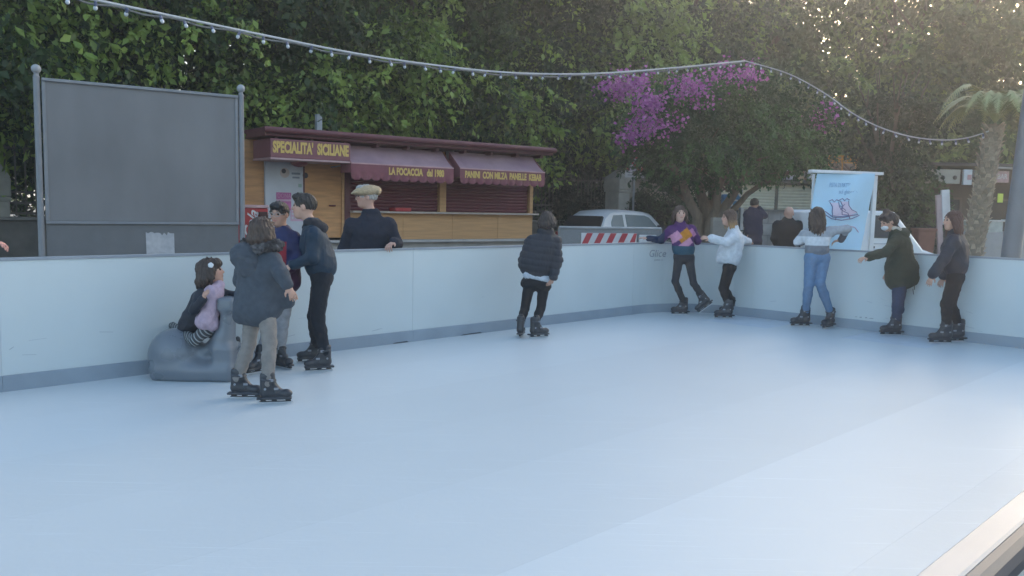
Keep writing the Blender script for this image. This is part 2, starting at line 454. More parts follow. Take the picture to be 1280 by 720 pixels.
# plastic ice panels, strips run along the long wall
PS = .98; nv_ = int(math.ceil((V1 - V0) / PS)); 
def inside(u, v, e=.004):
    if not (U0 + e < u < U1 - e and V0 + e < v < V1 - e): return False
    cu = min(max(u, U0 + RC), U1 - RC); cv = min(max(v, V0 + RC), V1 - RC)
    return math.hypot(u - cu, v - cv) <= RC - e + 1e-9
for j in range(nv_):
    v1_ = -4.03 / 1.0
    va = V0 + j * PS; vb = min(va + PS, V1)
    for i in range(9):
        ua = U0 + i * 2.0 - (j % 2) * 1.0; ub = ua + 2.0
        # clip the rectangle by the rounded outline
        poly = []
        nseg = 10
        edge = [(ua + (ub - ua) * t / nseg, va) for t in range(nseg)] + [(ub, va + (vb - va) * t / nseg) for t in range(nseg)] + \
               [(ub - (ub - ua) * t / nseg, vb) for t in range(nseg)] + [(ua, vb - (vb - va) * t / nseg) for t in range(nseg)]
        for u, v in edge:
            u = min(max(u, ua + .00005), ub - .00005); v = min(max(v, va + .0003), vb - .0003)
            cu = min(max(u, U0 + RC), U1 - RC); cv = min(max(v, V0 + RC), V1 - RC)
            d = math.hypot(u - cu, v - cv)
            if d > RC - .004: u, v = cu + (u - cu) * (RC - .004) / d, cv + (v - cv) * (RC - .004) / d
            if u < U0 + .004: u = U0 + .004
            if not poly or math.dist(poly[-1], (u, v)) > .002: poly.append((u, v))
        if len(poly) > 3 and math.dist(poly[0], poly[-1]) < .002: poly.pop()
        if len(poly) < 3: continue
        ar = abs(sum(a[0] * b[1] - b[0] * a[1] for a, b in zip(poly, poly[1:] + poly[:1]))) / 2
        if ar < .01: continue
        n = len(poly)
        mb = MB().add([W(u, v, .016) for u, v in poly] + [W(u, v, .013) for u, v in poly],
                      [tuple(range(n)), tuple(range(2 * n - 1, n - 1, -1))] + [(k, (k + 1) % n, (k + 1) % n + n, k + n) for k in range(n)])
        mb.build('ice_panel', m_ices[min(j, 7)], rink)
FLOOR = .016

# lettering helper ------------------------------------------------
def text_mesh(txt, size, ext=.002, bold=0.0, shear=0.0, space=1.0, align='CENTER'):
    c = bpy.data.curves.new('t', 'FONT'); c.body = txt; c.size = size; c.extrude = ext; c.offset = bold
    c.shear = shear; c.space_character = space; c.align_x = align; c.align_y = 'CENTER'; c.resolution_u = 3
    o = bpy.data.objects.new('t', c); COL.objects.link(o); bpy.context.view_layer.update()
    me = bpy.data.meshes.new_from_object(o.evaluated_get(bpy.context.evaluated_depsgraph_get()))
    bpy.data.objects.remove(o); bpy.data.curves.remove(c); return me
def put_text(txt, name, m, parent, loc, size, rz=0.0, width=None, **k):
    """upright text facing local -Y of the parent"""
    me = text_mesh(txt, size, **k)
    T = Matrix.Translation(loc) @ Matrix.Rotation(rz, 4, 'Z') @ Matrix.Rotation(R(90), 4, 'X')
    if width:
        xs = [v.co.x for v in me.vertices]; w_ = max(xs) - min(xs); T = T @ Matrix.Diagonal((width / w_, 1, 1, 1))
    me.transform(T); return link(name, me, m, parent)

# maker's mark on the boards near the corner
def proj(q):
    l = CAM_M.transposed() @ (Vector(q) - Vector((0, 0, HC))); return 640 + F * l.x / -l.z, 360 - F * l.y / -l.z
m_mark = mat('mark_ink', (.24, .28, .33), rough=.5)
def mark(txt, px, py, h, width):
    best = min(np.arange(cum[60] - 3, cum[72], .01), key=lambda s_: abs(proj(W(*path_at(s_)[0], .88))[0] - px))
    z_ = min(np.arange(.6, 1.0, .005), key=lambda z: abs(proj(W(*path_at(best)[0], z))[1] - py))
    me = text_mesh(txt, h, ext=.0015, shear=.2); xs = [v.co.x for v in me.vertices]; k_ = width / (max(xs) - min(xs))
    for v in me.vertices:
        (u, v_), (nu, nv) = path_at(best + v.co.x * k_); o_ = -.003 - v.co.z
        v.co = W(u + nu * o_, v_ + nv * o_, z_ + v.co.y)
    link('maker_mark', me, m_mark, barrier)
mark('Glice', 821, 317, .15, .30)
mark('synthetic ice', 823, 325, .03, .15)
# dark scuffs low on the boards (chips in the plastic)
def scuff(px, py, L, onright):
    p0 = PL(px, py, W(U1 if onright else 0, V0, 0), (U if onright else V))
    mb = MB(); rr = random.Random(px)
    x = 0
    ax = V if onright else U; n = -U if onright else V
    while x < L:
        l = rr.uniform(.02, .07); h = rr.uniform(.004, .01)
        a = p0 + ax * x + n * .0015; 
        mb.add([a, a + ax * l, a + ax * l * .8 + Zv * h, a + ax * l * .2 + Zv * h * .7], [(0, 1, 2, 3)]); x += l + rr.uniform(0, .04)
    mb.build('scuff', mat('scuff_dark', (.13, .15, .18), rough=.8), barrier)
scuff(1068, 396, .28, True)
def base_gap(px, py, L):
    q = G(px, py, .02); u, _ = uv(q)
    MB().add([W(u, V0 + .0135, .0165), W(u + L, V0 + .0135, .0165), W(u + L * .9, V0 + .0135, .032), W(u + L * .15, V0 + .0135, .028)], [(0, 1, 2, 3)]).build('kick_gap', mat('gap_dark', (.05, .06, .07), rough=.9), barrier)
base_gap(492, 430, .22); base_gap(574, 419, .35); base_gap(250, 458, .12)
rr = random.Random(12)
for k in range(26):                       # rubber marks left by skates low on the boards
    L_ = rr.uniform(.03, .14)
    if k % 2: o_ = W(rr.uniform(1.5, U1 - 2.2), V0 + .0016, rr.uniform(.15, .45)); ax_ = U
    else: o_ = W(U1 - .0016, rr.uniform(V0 + 1.4, V1 - 1.5), rr.uniform(.15, .5)); ax_ = V
    h_ = rr.uniform(.002, .005); sl_ = rr.uniform(-.02, .02)
    MB().add([o_, o_ + ax_ * L_ + Zv * sl_, o_ + ax_ * L_ + Zv * (sl_ + h_), o_ + Zv * h_], [(0, 1, 2, 3)]).build('rub_mark', mat('rub_grey', (.33, .37, .41), rough=.7), barrier)

# ================================================================ paving seen outside, kerb, far ground
# ================================================================ grey billboard on the left
def frame_of(p0, p1):
    """z rotation that turns local +X from p0 towards p1"""
    d = p1 - p0; return math.atan2(d.y, d.x)
m_bb = mat('billboard_metal', (.21, .205, .21), rough=.55, var=.10, scale=1.6, bump=.10, bscale=12, col2=(.175, .17, .175), stretch=(1, 1, .5))
m_bbf = mat('billboard_frame', (.23, .235, .25), rough=.5, var=.08)
A = P(52, 300, 11.5); B = P(303, 300, 13.05); A.z = B.z = 0
rz = frame_of(A, B); Lb = (B - A).length
bb = empty('billboard', 'blank grey metal billboard on two ball-topped posts behind the left rink boards', 'billboard', A, rz)
nrm = Vector((math.sin(rz), -math.cos(rz), 0))
def bz(px, py): return PL(px, py, A, nrm).z
top = bz(50, 97); ball = bz(50, 86); mid = bz(55, 277)
for x in (0, Lb):
    pr = [(.042, 0), (.042, top + .02), (.032, top + .03), (.032, top + .06)]
    MB().lathe(pr, 16).mesh()
    MB().lathe(pr, 16, Matrix.Translation((x, 0, 0))).build('post', m_bbf, bb, smooth=True)
    s_ = MB().lathe([(.001, -.062)] + [(.062 * math.cos(a), .062 * math.sin(a)) for a in [R(d) for d in range(-75, 90, 15)]] + [(.001, .062)], 18, Matrix.Translation((x, 0, top + .11)))
    s_.build('post_ball', mat('ball_grey', (.34, .35, .37), rough=.45), bb, smooth=True)
MB().box((.06, -.02, mid + .01), (Lb - .06, .02, top - .04), bev=.004).build('face_panel', m_bb, bb)
MB().box((.055, -.05, top - .045), (Lb - .055, .05, top), bev=.01).build('top_bar', m_bbf, bb)
MB().box((.055, -.04, mid - .03), (Lb - .055, .04, mid + .008), bev=.008).build('middle_bar', m_bbf, bb)
MB().box((.06, -.006, .25), (Lb - .06, .014, mid - .032)).build('lower_panel', mat('lower_metal', (.15, .15, .155), rough=.55, var=.06), bb)
for x0 in (.056, Lb - .1): MB().box((x0, -.035, mid + .01), (x0 + .045, .035, top - .046), bev=.006).build('side_bar', m_bbf, bb)
# torn paper left on the lower panel
q0, q1 = PL(183, 305, A, nrm), PL(218, 305, A, nrm); inv = Matrix.Rotation(-rz, 3, 'Z')
x0 = (inv @ (q0 - A)).x; x1 = (inv @ (q1 - A)).x; zt = bz(200, 290)
rr = random.Random(3); poly = [(x0, .62), (x1, .62)]
n = 14
for i in range(n + 1):
    t = i / n; poly.append((x1 + (x0 - x1) * t + rr.uniform(-.008, .008), zt - rr.choice([0, .01, .03, .05, .02])))
MB().prism(poly, -.011, -.008).build('torn_poster', mat('torn_paper', (.50, .49, .50), rough=.8, var=.1, scale=14, col2=(.42, .42, .44)), bb)

# ================================================================ park fence behind, stone pillars
m_stone = mat('pillar_stone', (.36, .34, .30), rough=.85, var=.16, scale=5, bump=.4, bscale=30)
m_stone2 = mat('wall_stone', (.17, .155, .14), rough=.9, var=.2, scale=4, bump=.5, bscale=25)
m_iron = mat('fence_iron', (.11, .095, .08), rough=.7, var=.2, scale=10)
def fence_pt(px, py=270): return PL(px, py, V * (-23 / math.sqrt(2)), V)
Fa = fence_pt(-260); Fb = fence_pt(762); Fa.z = Fb.z = 0
rzf = frame_of(Fa, Fb); Lf = (Fb - Fa).length
fence = empty('park_fence', 'long low stone wall with iron railings behind the billboard and the kiosk', 'fence', Fa, rzf)
MB().box((0, -.2, 0), (Lf, .2, 1.12), bev=.01).build('base_wall', m_stone2, fence)
MB().box((0, -.24, 1.12), (Lf, .24, 1.18), bev=.015).build('coping', mat('coping', (.24, .22, .2), rough=.85, var=.15, bump=.3), fence)
for z in (1.24, 1.42, 1.60, 2.35):
    MB().box((0, -.018, z - .02), (Lf, .018, z + .02)).build('rail', m_iron, fence)
me = MB().box((-.012, -.012, 1.19), (.012, .012, 2.45)).add([(-.012, -.012, 2.45), (.012, -.012, 2.45), (.012, .012, 2.45), (-.012, .012, 2.45), (0, 0, 2.53)], [(0, 1, 4), (1, 2, 4), (2, 3, 4), (3, 0, 4)]).mesh()
me.materials.append(m_iron)
nb = int(Lf / .155)
xl = (Matrix.Rotation(-rzf, 3, 'Z') @ (fence_pt(-30) - Fa)).x
for i in range(nb):
    if xl < i * .155 < xl + 26: o = link('railing_bar', me, None, fence); o.location.x = i * .155
# panels of small cast crosses between the lower rails
me = MB().add([(-.05, -.008, 1.25), (-.03, -.008, 1.25), (.05, -.008, 1.4), (.03, -.008, 1.4)], [(0, 1, 2, 3)]).add([(.05, -.010, 1.43), (.03, -.010, 1.43), (-.05, -.010, 1.58), (-.03, -.010, 1.58)], [(0, 1, 2, 3)]).mesh()
me.materials.append(m_iron)
for i in range(12):
    o = link('cast_ornament', me, None, fence); o.location.x = xl + .08 + i * .155
def pillar(loc, rz, h, w, label):
    p = empty('stone_pillar', label, 'pillar', loc, rz, 'stone gate pillars of the park')
    MB().box((-w * .62, -w * .62, 0), (w * .62, w * .62, .35), bev=.02).build('base', m_stone, p)
    MB().box((-w / 2, -w / 2, .35), (w / 2, w / 2, h - .62), bev=.02).build('shaft', m_stone, p)
    MB().box((-w * .56, -w * .56, h - .62), (w * .56, w * .56, h - .55), bev=.015).build('collar', m_stone, p)
    MB().box((-w * .58, -w * .58, h - .55), (w * .58, w * .58, h - .22), bev=.03).add(
        [(-w * .56, -w * .56, h - .22), (w * .56, -w * .56, h - .22), (w * .56, w * .56, h - .22), (-w * .56, w * .56, h - .22),
         (-w * .12, -w * .12, h), (w * .12, -w * .12, h), (w * .12, w * .12, h), (-w * .12, w * .12, h)],
        [(0, 1, 5, 4), (1, 2, 6, 5), (2, 3, 7, 6), (3, 0, 4, 7), (4, 5, 6, 7)]).build('cap', m_stone, p)
    return p
pf = P(771, 270, 24.2); pf.z = 0
hp = P(771, 213, pf.y).z
pillar(pf, rzf, hp, .50, 'pale stone pillar with pointed cap behind the white hatchback')
pf2 = fence_pt(0); pf2.z = 0; pillar(pf2, rzf, P(3, 205, pf2.y).z, .26, 'stone pillar in the railings left of the billboard, under dark foliage')

# no-parking sign beside the pillar
d = pf.y - .9
s0 = P(791, 270, d); s0.z = 0
sg = empty('traffic_sign', 'round red and blue no-parking sign on a grey pole beside the stone pillar', 'traffic sign', s0, R(8))
zc = P(791, 207, d).z; zr = P(791, 217, d).z
MB().tube([(0, 0, 0), (0, 0, zc + .2)], .03, 10).build('pole', mat('galv', (.3, .31, .33), rough=.5, metal=.3), sg, smooth=True)
Mx = Matrix.Translation((0, -.045, zc)) @ Matrix.Rotation(R(90), 4, 'X')
rd = .24
MB().lathe([(rd, -.004), (rd, .004)], 28, Mx).build('disc', mat('sign_red', (.42, .05, .06), rough=.4), sg)
MB().lathe([(rd * .78, .0), (rd * .78, .009)], 28, Mx).build('disc_face', mat('sign_blue_pale', (.42, .40, .46), rough=.4), sg)
MB().box((-.26, -.062, -.03), (.26, -.056, .03), Matrix.Translation((0, 0, zc)) @ Matrix.Rotation(R(45), 4, 'Y')).build('red_bar', mat('sign_red', (0, 0, 0)), sg)
MB().box((-.27, -.05, zr - .11), (.27, -.04, zr + .08), bev=.003).build('plate', mat('sign_white', (.5, .5, .5), rough=.4), sg)
for k in range(2):
    MB().box((-.2, -.0535, zr - .05 + .07 * k), (.2, -.051, zr - .035 + .07 * k)).build('plate_text', mat('dark_ink', (.05, .05, .06)), sg)

# ================================================================ kiosk
K0 = P(333, 270, 14.5); K1 = P(667, 270, 18.0); K0.z = K1.z = 0
rzk = frame_of(K0, K1); kiosk = empty('kiosk', 'ochre and maroon snack kiosk with two closed shutters and pink awnings', 'kiosk', K0, rzk)
nk = Vector((math.sin(rzk), -math.cos(rzk), 0)); invk = Matrix.Rotation(-rzk, 3, 'Z')
def K(px, py, off=0.0):
    q = PL(px, py, K0 + nk * off, nk); l = invk @ (q - K0); return l.x, l.z
m_wood = mat('ochre_wood', (.58, .29, .12), rough=.6, var=.16, scale=3, stretch=(1, 1, 7), bump=.1)
m_wood2 = mat('ochre_panel', (.56, .31, .14), rough=.6, var=.12, scale=4, stretch=(.4, 1, 6), bump=.1)
m_maroon = mat('maroon_paint', (.115, .03, .038), rough=.5, var=.12)
m_shut = mat('maroon_shutter', (.14, .022, .035), rough=.5, var=.1)
m_awn = mat('awning_cloth', (.37, .24, .27), rough=.8, var=.12, scale=3, bump=.3, bscale=14, col2=(.31, .19, .24))
m_val = mat('awning_valance', (.22, .07, .085), rough=.8, var=.1, scale=8)
m_yel = mat('yellow_letters', (.62, .42, .12), rough=.5, var=.1, scale=30)
m_plinth = mat('kiosk_plinth', (.44, .42, .40), rough=.8, var=.12, scale=5, bump=.2)
LK = K(667, 270)[0]; XL = -1.0; DK = 2.3
zp = K(560, 299)[1]; zc_ = K(600, 268)[1]; ze = K(500, 200)[1]
_, zroof = K(333, 158, .75)
xr_end = K(692, 190, .75)[0]
HB = zroof - .16
# walls
MB().box((XL, .05, 0), (LK, DK, zp - .01), bev=.01).build('plinth', m_plinth, kiosk)
MB().box((XL - .02, -.12, zp - .05), (LK + .03, .048, zp), bev=.01).build('plinth_ledge', m_plinth, kiosk)
MB().box((XL, .1, zp), (-.003, .16, HB)).build('left_wall', m_wood, kiosk)
MB().box((XL, .162, zp), (XL + .05, DK, HB)).build('side_wall', m_wood2, kiosk)
MB().box((LK - .05, .1, zp), (LK, DK, HB)).build('side_wall', m_wood2, kiosk)
MB().box((XL + .052, DK - .05, zp), (LK - .052, DK, HB)).build('back_wall', m_wood2, kiosk)
# poster board and door
xp1 = K(380, 240)[0]; xd1 = K(428, 240)[0]; xs0 = K(438, 240)[0]; xm0 = K(551, 240)[0]; xm1 = K(559, 240)[0]
MB().box((0, .04, zp), (xp1, .1, HB)).build('poster_wall', mat('poster_white', (.56, .58, .62), rough=.45, var=.05), kiosk)
MB().box((xp1 + .03, .06, 0.9), (xd1, .1, HB - .02)).build('door', m_wood, kiosk)
MB().box((xp1, .03, .9), (xp1 + .028, .11, HB)).build('door_frame', m_maroon, kiosk)
MB().box((xd1 + .002, .02, .9), (xd1 + .05, .11, HB)).build('door_frame', m_wood2, kiosk)
MB().box((xd1 + .052, .0, .9), (xs0, .12, HB)).build('dark_post', m_maroon, kiosk)
hx, hz = K(417, 257); MB().tube([(hx - .08, .01, hz), (hx + .04, .01, hz)], .014, 8).box((hx - .0, .01, hz - .012), (hx + .02, .06, hz + .012)).build('door_handle', m_maroon, kiosk)
# shutters of horizontal laths
for xa, xb in ((xs0 + .01, xm0 - .005), (xm1 + .005, LK - .09)):
    sh = MB().box((xa, .14, zc_ + .04), (xb, .16, HB)).build('shutter', m_shut, kiosk)
    z = zc_ + .05; lm = None
    while z < HB - .02:
        if lm is None:
            pr = [(-.0, 0), (-.02, .012), (-.024, .03), (-.02, .05), (0, .058)]
            n = len(pr); vs = [(xa, .139 + y, q) for y, q in pr] + [(xb, .139 + y, q) for y, q in pr]
            lm = MB().add(vs, [tuple(range(n)), tuple(range(2 * n - 1, n - 1, -1))] + [(i, (i + 1) % n, (i + 1) % n + n, i + n) for i in range(n)]).mesh()
            lm.materials.append(m_shut)
        o = link('lath', lm, None, sh); o.location.z = z; z += .062
MB().box((xm0, .03, zc_), (xm1, .12, HB), bev=.006).build('wood_post', m_wood2, kiosk)
MB().box((LK - .085, .03, zc_), (LK - .0, .098, HB), bev=.006).build('wood_post', m_wood2, kiosk)
# counter front boards
x = xs0; 
while x < LK - .02:
    xe = min(x + 1.12, LK); MB().box((x + .002, .035, zp + .002), (xe - .002, .13, zc_ - .002), bev=.004).build('front_board', m_wood2, kiosk); x = xe
MB().box((xs0 - .01, -.14, zc_), (LK + .04, .2, zc_ + .035), bev=.006).build('counter', mat('counter_top', (.5, .42, .36), rough=.5), kiosk)
# roof
y0r, y1r = -.75, DK + .3
MB().box((XL + .7, y0r, zroof - .15), (xr_end, y1r, zroof), bev=.02).build('roof', m_maroon, kiosk)
MB().tube([(XL + .68, y0r - .03, zroof - .05), (xr_end + .02, y0r - .03, zroof - .05)], .055, 10).build('gutter', m_maroon, kiosk, smooth=True)
x = XL + .9
while x < xr_end - .1:
    MB().box((x, y0r + .1, zroof - .21), (x + .06, .04, zroof - .152)).build('rafter', m_maroon, kiosk); x += .62
# lettered sign box over the door
xa, zt = K(338, 174, .8); xb, zb = K(438, 202, .8)
zt2 = K(388, 176, .8)[1]; zb2 = K(388, 199, .8)[1]
MB().box((xa, -.8, zb2), (xb, .0, zt2), bev=.01).build('sign_box', mat('sign_maroon', (.21, .07, .085), rough=.5, var=.08), kiosk)
MB().box((xa - .01, -.82, zb2 - .035), (xb + .01, -.0, zb2 - .002), bev=.004).build('sign_ledge', mat('sign_edge', (.42, .27, .27), rough=.5), kiosk)
put_text("SPECIALITA'  SICILIANE", 'sign_lettering', m_yel, kiosk, ((xa + xb) / 2, -.807, (zt2 + zb2) / 2 + .01), .245, width=(xb - xa) * .95, bold=.012)
# awnings
def awning(pxa, pxb, pya, pyb, txt, tw, tx):
    off = .85
    xa, _ = K(pxa, pyb, off); xb, _ = K(pxb, pyb, off)
    zt = K((pxa + pxb) / 2, pya, .45)[1]; zb = K((pxa + pxb) / 2, pyb, off)[1]
    yt, yb_ = -.45, -off
    aw = MB(); nx = 12; ny = 4; vs = []
    for i in range(nx + 1):
        for j in range(ny + 1):
            t = j / ny; x = xa + (xb - xa) * i / nx
            vs.append((x, yt + (yb_ - yt) * t, zt + (zb - zt) * t - .03 * math.sin(math.pi * t) - .012 * math.sin(i * 1.57) * math.sin(math.pi * t) - .008 * abs(math.sin(i * 2.1)) * t))
    n0 = len(vs); vs += [(x, y + .006, z - .008) for x, y, z in vs]
    fs = []
    for i in range(nx):
        for j in range(ny):
            a = i * (ny + 1) + j; q = (a, a + 1, a + ny + 2, a + ny + 1); fs += [q, tuple(k + n0 for k in q[::-1])]
    a_ = aw.add(vs, fs).build('awning', m_awn, kiosk)
    # side cheeks
    for x in (xa, xb - .008):
        MB().add([(x, yt, zt), (x, yb_, zb), (x, yb_, zb - .16), (x, yt + .02, zb - .16), (x + .008, yt, zt), (x + .008, yb_, zb), (x + .008, yb_, zb - .16), (x + .008, yt + .02, zb - .16)],
                 [(0, 1, 2, 3), (7, 6, 5, 4), (0, 4, 5, 1), (1, 5, 6, 2), (2, 6, 7, 3), (3, 7, 4, 0)]).build('cheek', m_val, a_)
    # scalloped valance, wavy in plan
    nsc = 11; n = nsc * 8; vs = []; h = .235
    for i in range(n + 1):
        t = i / n; x = xa + (xb - xa) * t; ph = t * nsc
        zz = zb - h - .055 * abs(math.sin(ph * math.pi)); yy = yb_ - .004
        wv = .02 * math.sin(ph * 2 * math.pi)
        vs += [(x, yy, zb), (x, yy - .004, zb - h * .6), (x, yy - .004 + wv, zz)]
    n0 = len(vs); vs += [(x, y + .006, z) for x, y, z in vs]
    fs = []
    for i in range(n):
        for j in range(2):
            a = i * 3 + j; q = (a, a + 3, a + 4, a + 1); fs += [q, tuple(k + n0 for k in q[::-1])]
    va = MB().add(vs, fs).build('valance', m_val, a_)
    MB().box((xa, yb_ - .012, zb - .012), (xb, yb_ + .0, zb + .012)).build('hem_trim', mat('hem_trim', (.5, .3, .3), rough=.7), a_)
    put_text(txt, 'awning_lettering', m_yel, a_, (xa + (xb - xa) * tx, yb_ - .0175, zb - .115), .17, width=(xb - xa) * tw, bold=.008)
    for x in (xa + .03, xb - .03):
        MB().tube([(x, .02, zb - .05), (x, yb_ + .02, zb - .01)], .012, 6).build('awning_arm', mat('arm_grey', (.3, .28, .3), rough=.4), a_)
awning(439, 567, 186, 207, 'LA FOCACCIA   dal 1980', .55, .62)
awning(575, 681, 194, 213, 'PANINI  CON MILZA  PANELLE  KEBAB', .90, .50)
# grey fabric bracket between awnings
xa, zt = K(566, 186, .3); xb = K(577, 186, .3)[0]
MB().box((xa, -.3, K(571, 205, .3)[1]), (xb, -.05, zt + .05), bev=.01).build('roof_bracket', mat('bracket_grey', (.3, .27, .3), rough=.6), kiosk)
# posters on the white wall: small portrait roundel, green dots, pink notices
m_pink = mat('poster_pink', (.50, .13, .32), rough=.5); m_pink2 = mat('poster_rose', (.62, .40, .50), rough=.5)
cx, cz = K(357, 216); Mr = Matrix.Translation((cx, .0395, cz)) @ Matrix.Rotation(R(90), 4, 'X')
MB().lathe([(.085, 0), (.085, .004)], 24, Mr).build('roundel', mat('poster_beige', (.55, .45, .42), rough=.5), kiosk)
MB().lathe([(.05, 0), (.05, .007)], 18, Matrix.Translation((cx + .03, 0, -.03)) @ Mr).build('roundel_figure', mat('dark_ink2', (.06, .05, .06), rough=.5), kiosk)
MB().lathe([(.04, 0), (.04, .009)], 18, Matrix.Translation((cx * 0 - .02, 0, .03)) @ Mr).build('roundel_figure', mat('dark_ink2', (0, 0, 0)), kiosk)
for i, (px, py, w_, h_) in enumerate([(371, 217, .16, .035), (371, 222, .13, .03), (376, 232, .06, .06), (376, 242, .07, .05)]):
    x, z = K(px, py); MB().box((x - w_ / 2, .0345, z - h_ / 2), (x + w_ / 2, .0375, z + h_ / 2)).build('notice', mat('notice_grey' if i < 2 else 'notice_green', (.22, .25, .3) if i < 2 else (.3, .42, .38), rough=.5), kiosk)
x, z = K(356, 250); MB().box((x - .14, .034, z - .18), (x + .13, .0375, z + .13)).build('notice', m_pink, kiosk)
MB().box((x - .14, .0305, z - .02), (x + .13, .0335, z + .012)).build('notice_stripe', m_pink2, kiosk)
put_text('DONA', 'notice_lettering', mat('pink_letter', (.62, .3, .46), rough=.5), kiosk, (x, .029, z + .07), .11, width=.24)
x, z = K(373, 268); MB().box((x - .13, .034, z - .12), (x + .12, .0375, z + .12)).build('notice', m_pink2, kiosk)
for r_ in range(3):
    for c_ in range(4): MB().box((x - .11 + c_ * .057, .0305, z - .08 + r_ * .07), (x - .075 + c_ * .057, .0335, z - .045 + r_ * .07)).build('notice_dot', mat('poster_white2', (.6, .58, .6), rough=.5), kiosk)
# round maroon lamp under the sign
x, z = K(374, 203, .3)
lp = Sdf(); me = MB().lathe([(.001, -.08)] + [(.15 * math.cos(a), .08 * math.sin(a)) for a in [R(q) for q in range(-70, 90, 20)]] + [(.001, .08)], 20, Matrix.Translation((x, -.3, z))).mesh(smooth=True)
link('round_lamp', me, mat('lamp_maroon', (.22, .05, .06), rough=.5), kiosk)
# small antenna strut on the roof
x, z = K(417, 150, 0); MB().box((x - .05, .6, zroof), (x + .05, .7, zroof + .42)).build('vent_stack', mat('vent_grey', (.35, .37, .4), rough=.5), kiosk)
# red tray standing on the counter
xa = K(492, 262, .05)[0]; xb = K(512, 262, .05)[0]
tray = empty('red_tray', 'red plastic tray standing on the kiosk counter behind the man in the cap', 'tray', K0 + Matrix.Rotation(rzk, 3, 'Z') @ Vector(((xa + xb) / 2, .0, zc_ + .035)), rzk)
MB().box((-.17, -.12, 0), (.17, .12, .02), bev=.008).build('base', mat('tray_red', (.45, .03, .04), rough=.35), tray)
MB().box((-.17, -.12, .02), (-.155, .12, .07)).box((.155, -.12, .02), (.17, .12, .07)).box((-.155, -.12, .02), (.155, -.108, .07)).box((-.155, .108, .02), (.155, .12, .07)).build('rim', mat('tray_red', (0, 0, 0)), tray)

# ================================================================ red drinks cooler and planter left of the kiosk
C0 = P(309, 262, 13.6); C1 = P(331, 262, 14.3); zt = P(318, 260, 13.7).z
C0.z = C1.z = 0
# front faces the rink
rzc = rzk; Cc = P(319, 262, 13.8); Cc.z = 0
cooler = empty('drinks_cooler', 'red drinks cooler with white script lettering between the billboard and kiosk', 'cooler', Cc, rzc)
wc = .44
m_red = mat('cooler_red', (.42, .025, .03), rough=.35, var=.08)
MB().box((-wc / 2 - .14, 0, .08), (wc / 2, .5, zt), bev=.02).build('cabinet', m_red, cooler)
MB().box((wc * .12, -.03, .5), (wc / 2 - .02, -.001, zt - .06), bev=.01).build('glass_door', mat('cooler_glass', (.05, .012, .016), rough=.12), cooler)
MB().box((-wc / 2 - .14, -.02, zt + .0), (wc / 2, .5, zt + .05), bev=.01).build('lid', mat('cooler_lid', (.55, .35, .35), rough=.4), cooler)
for sx in (-1, 1):
    for yy in (.05, .42): MB().box((sx * (wc / 2 - .05) - .02, yy, 0), (sx * (wc / 2 - .05) + .02, yy + .04, .08)).build('foot', m_maroon, cooler)
me = text_mesh('Coca-Cola', .25, ext=.002, shear=.45, bold=.004)
xs = [v.co.x for v in me.vertices]
me.transform(Matrix.Rotation(R(90), 4, 'X') @ Matrix.Rotation(R(78), 4, 'Z'))
zs_ = [v.co.z for v in me.vertices]; xs_ = [v.co.x for v in me.vertices]
me.transform(Matrix.Translation((-wc / 2 - .09 - min(xs_), -.004, zt - .03 - max(zs_))))
link('script_lettering', me, mat('letter_white', (.7, .66, .66), rough=.4), cooler)

# ================================================================ red-white road barrier behind the boards
b0 = P(699, 290, 13.3); b1 = P(826, 290, 13.9); b0.z = b1.z = 0
rzb = frame_of(b0, b1); Lr = (b1 - b0).length; nb_ = Vector((math.sin(rzb), -math.cos(rzb), 0))
rb = empty('road_barrier', 'grey road barrier with a red and white striped board in front of the white hatchback', 'road barrier', b0, rzb)
b_dz = -.03
def bq(px, py): q = PL(px, py, b0, nb_); return (Matrix.Rotation(-rzb, 3, 'Z') @ (q - b0)).x, q.z
zt = bq(760, 285)[1]; xb0, zb1 = bq(726, 291); xb1 = bq(795, 291)[0]; zb0 = bq(760, 306)[1]
m_bg = mat('barrier_grey', (.17, .175, .18), rough=.6, var=.08)
MB().tube([(0, 0, zt), (Lr, 0, zt)], .022, 8).build('top_tube', mat('barrier_tube', (.3, .31, .32), rough=.5), rb, smooth=True)
for x in (0, Lr): MB().tube([(x, 0, zt), (x, 0, .03)], .022, 8).build('leg', m_bg, rb, smooth=True)
for x in (0, Lr): MB().box((x - .03, -.28, .0), (x + .03, .28, .04), bev=.01).build('foot', m_bg, rb)
MB().box((.02, -.006, .45), (Lr - .02, .006, zt - .02)).build('mesh_panel', mat('barrier_net', (.20, .205, .21), rough=.8, var=.1, scale=60), rb)
sb = MB().box((xb0, -.03, zb0), (xb1 + .0, -.01, zb1), bev=.003).build('striped_board', mat('stripe_white', (.55, .55, .56), rough=.45, var=.08), rb)
nst = 5; wst = (xb1 - xb0) / (nst * 2 - .6); hh = zb1 - zb0
for i in range(nst):
    x = xb0 + i * 2 * wst; sl = wst * .9
    pts = [(x - sl * .0, zb0 + .002), (x + wst - sl * .0, zb0 + .002), (x + wst + sl, zb1 - .002), (x + sl, zb1 - .002)]
    pts = [(min(max(a, xb0), xb1), b) for a, b in pts]
    MB().prism(pts, -.033, -.0302).build('red_stripe', mat('stripe_red', (.42, .035, .05), rough=.45, var=.08), sb)
MB().box((Lr - .42, -.05, zb0 + .0), (Lr - .1, -.03, zb1 - .02), bev=.02).build('reflector', mat('refl_white', (.55, .57, .58), rough=.3), rb)

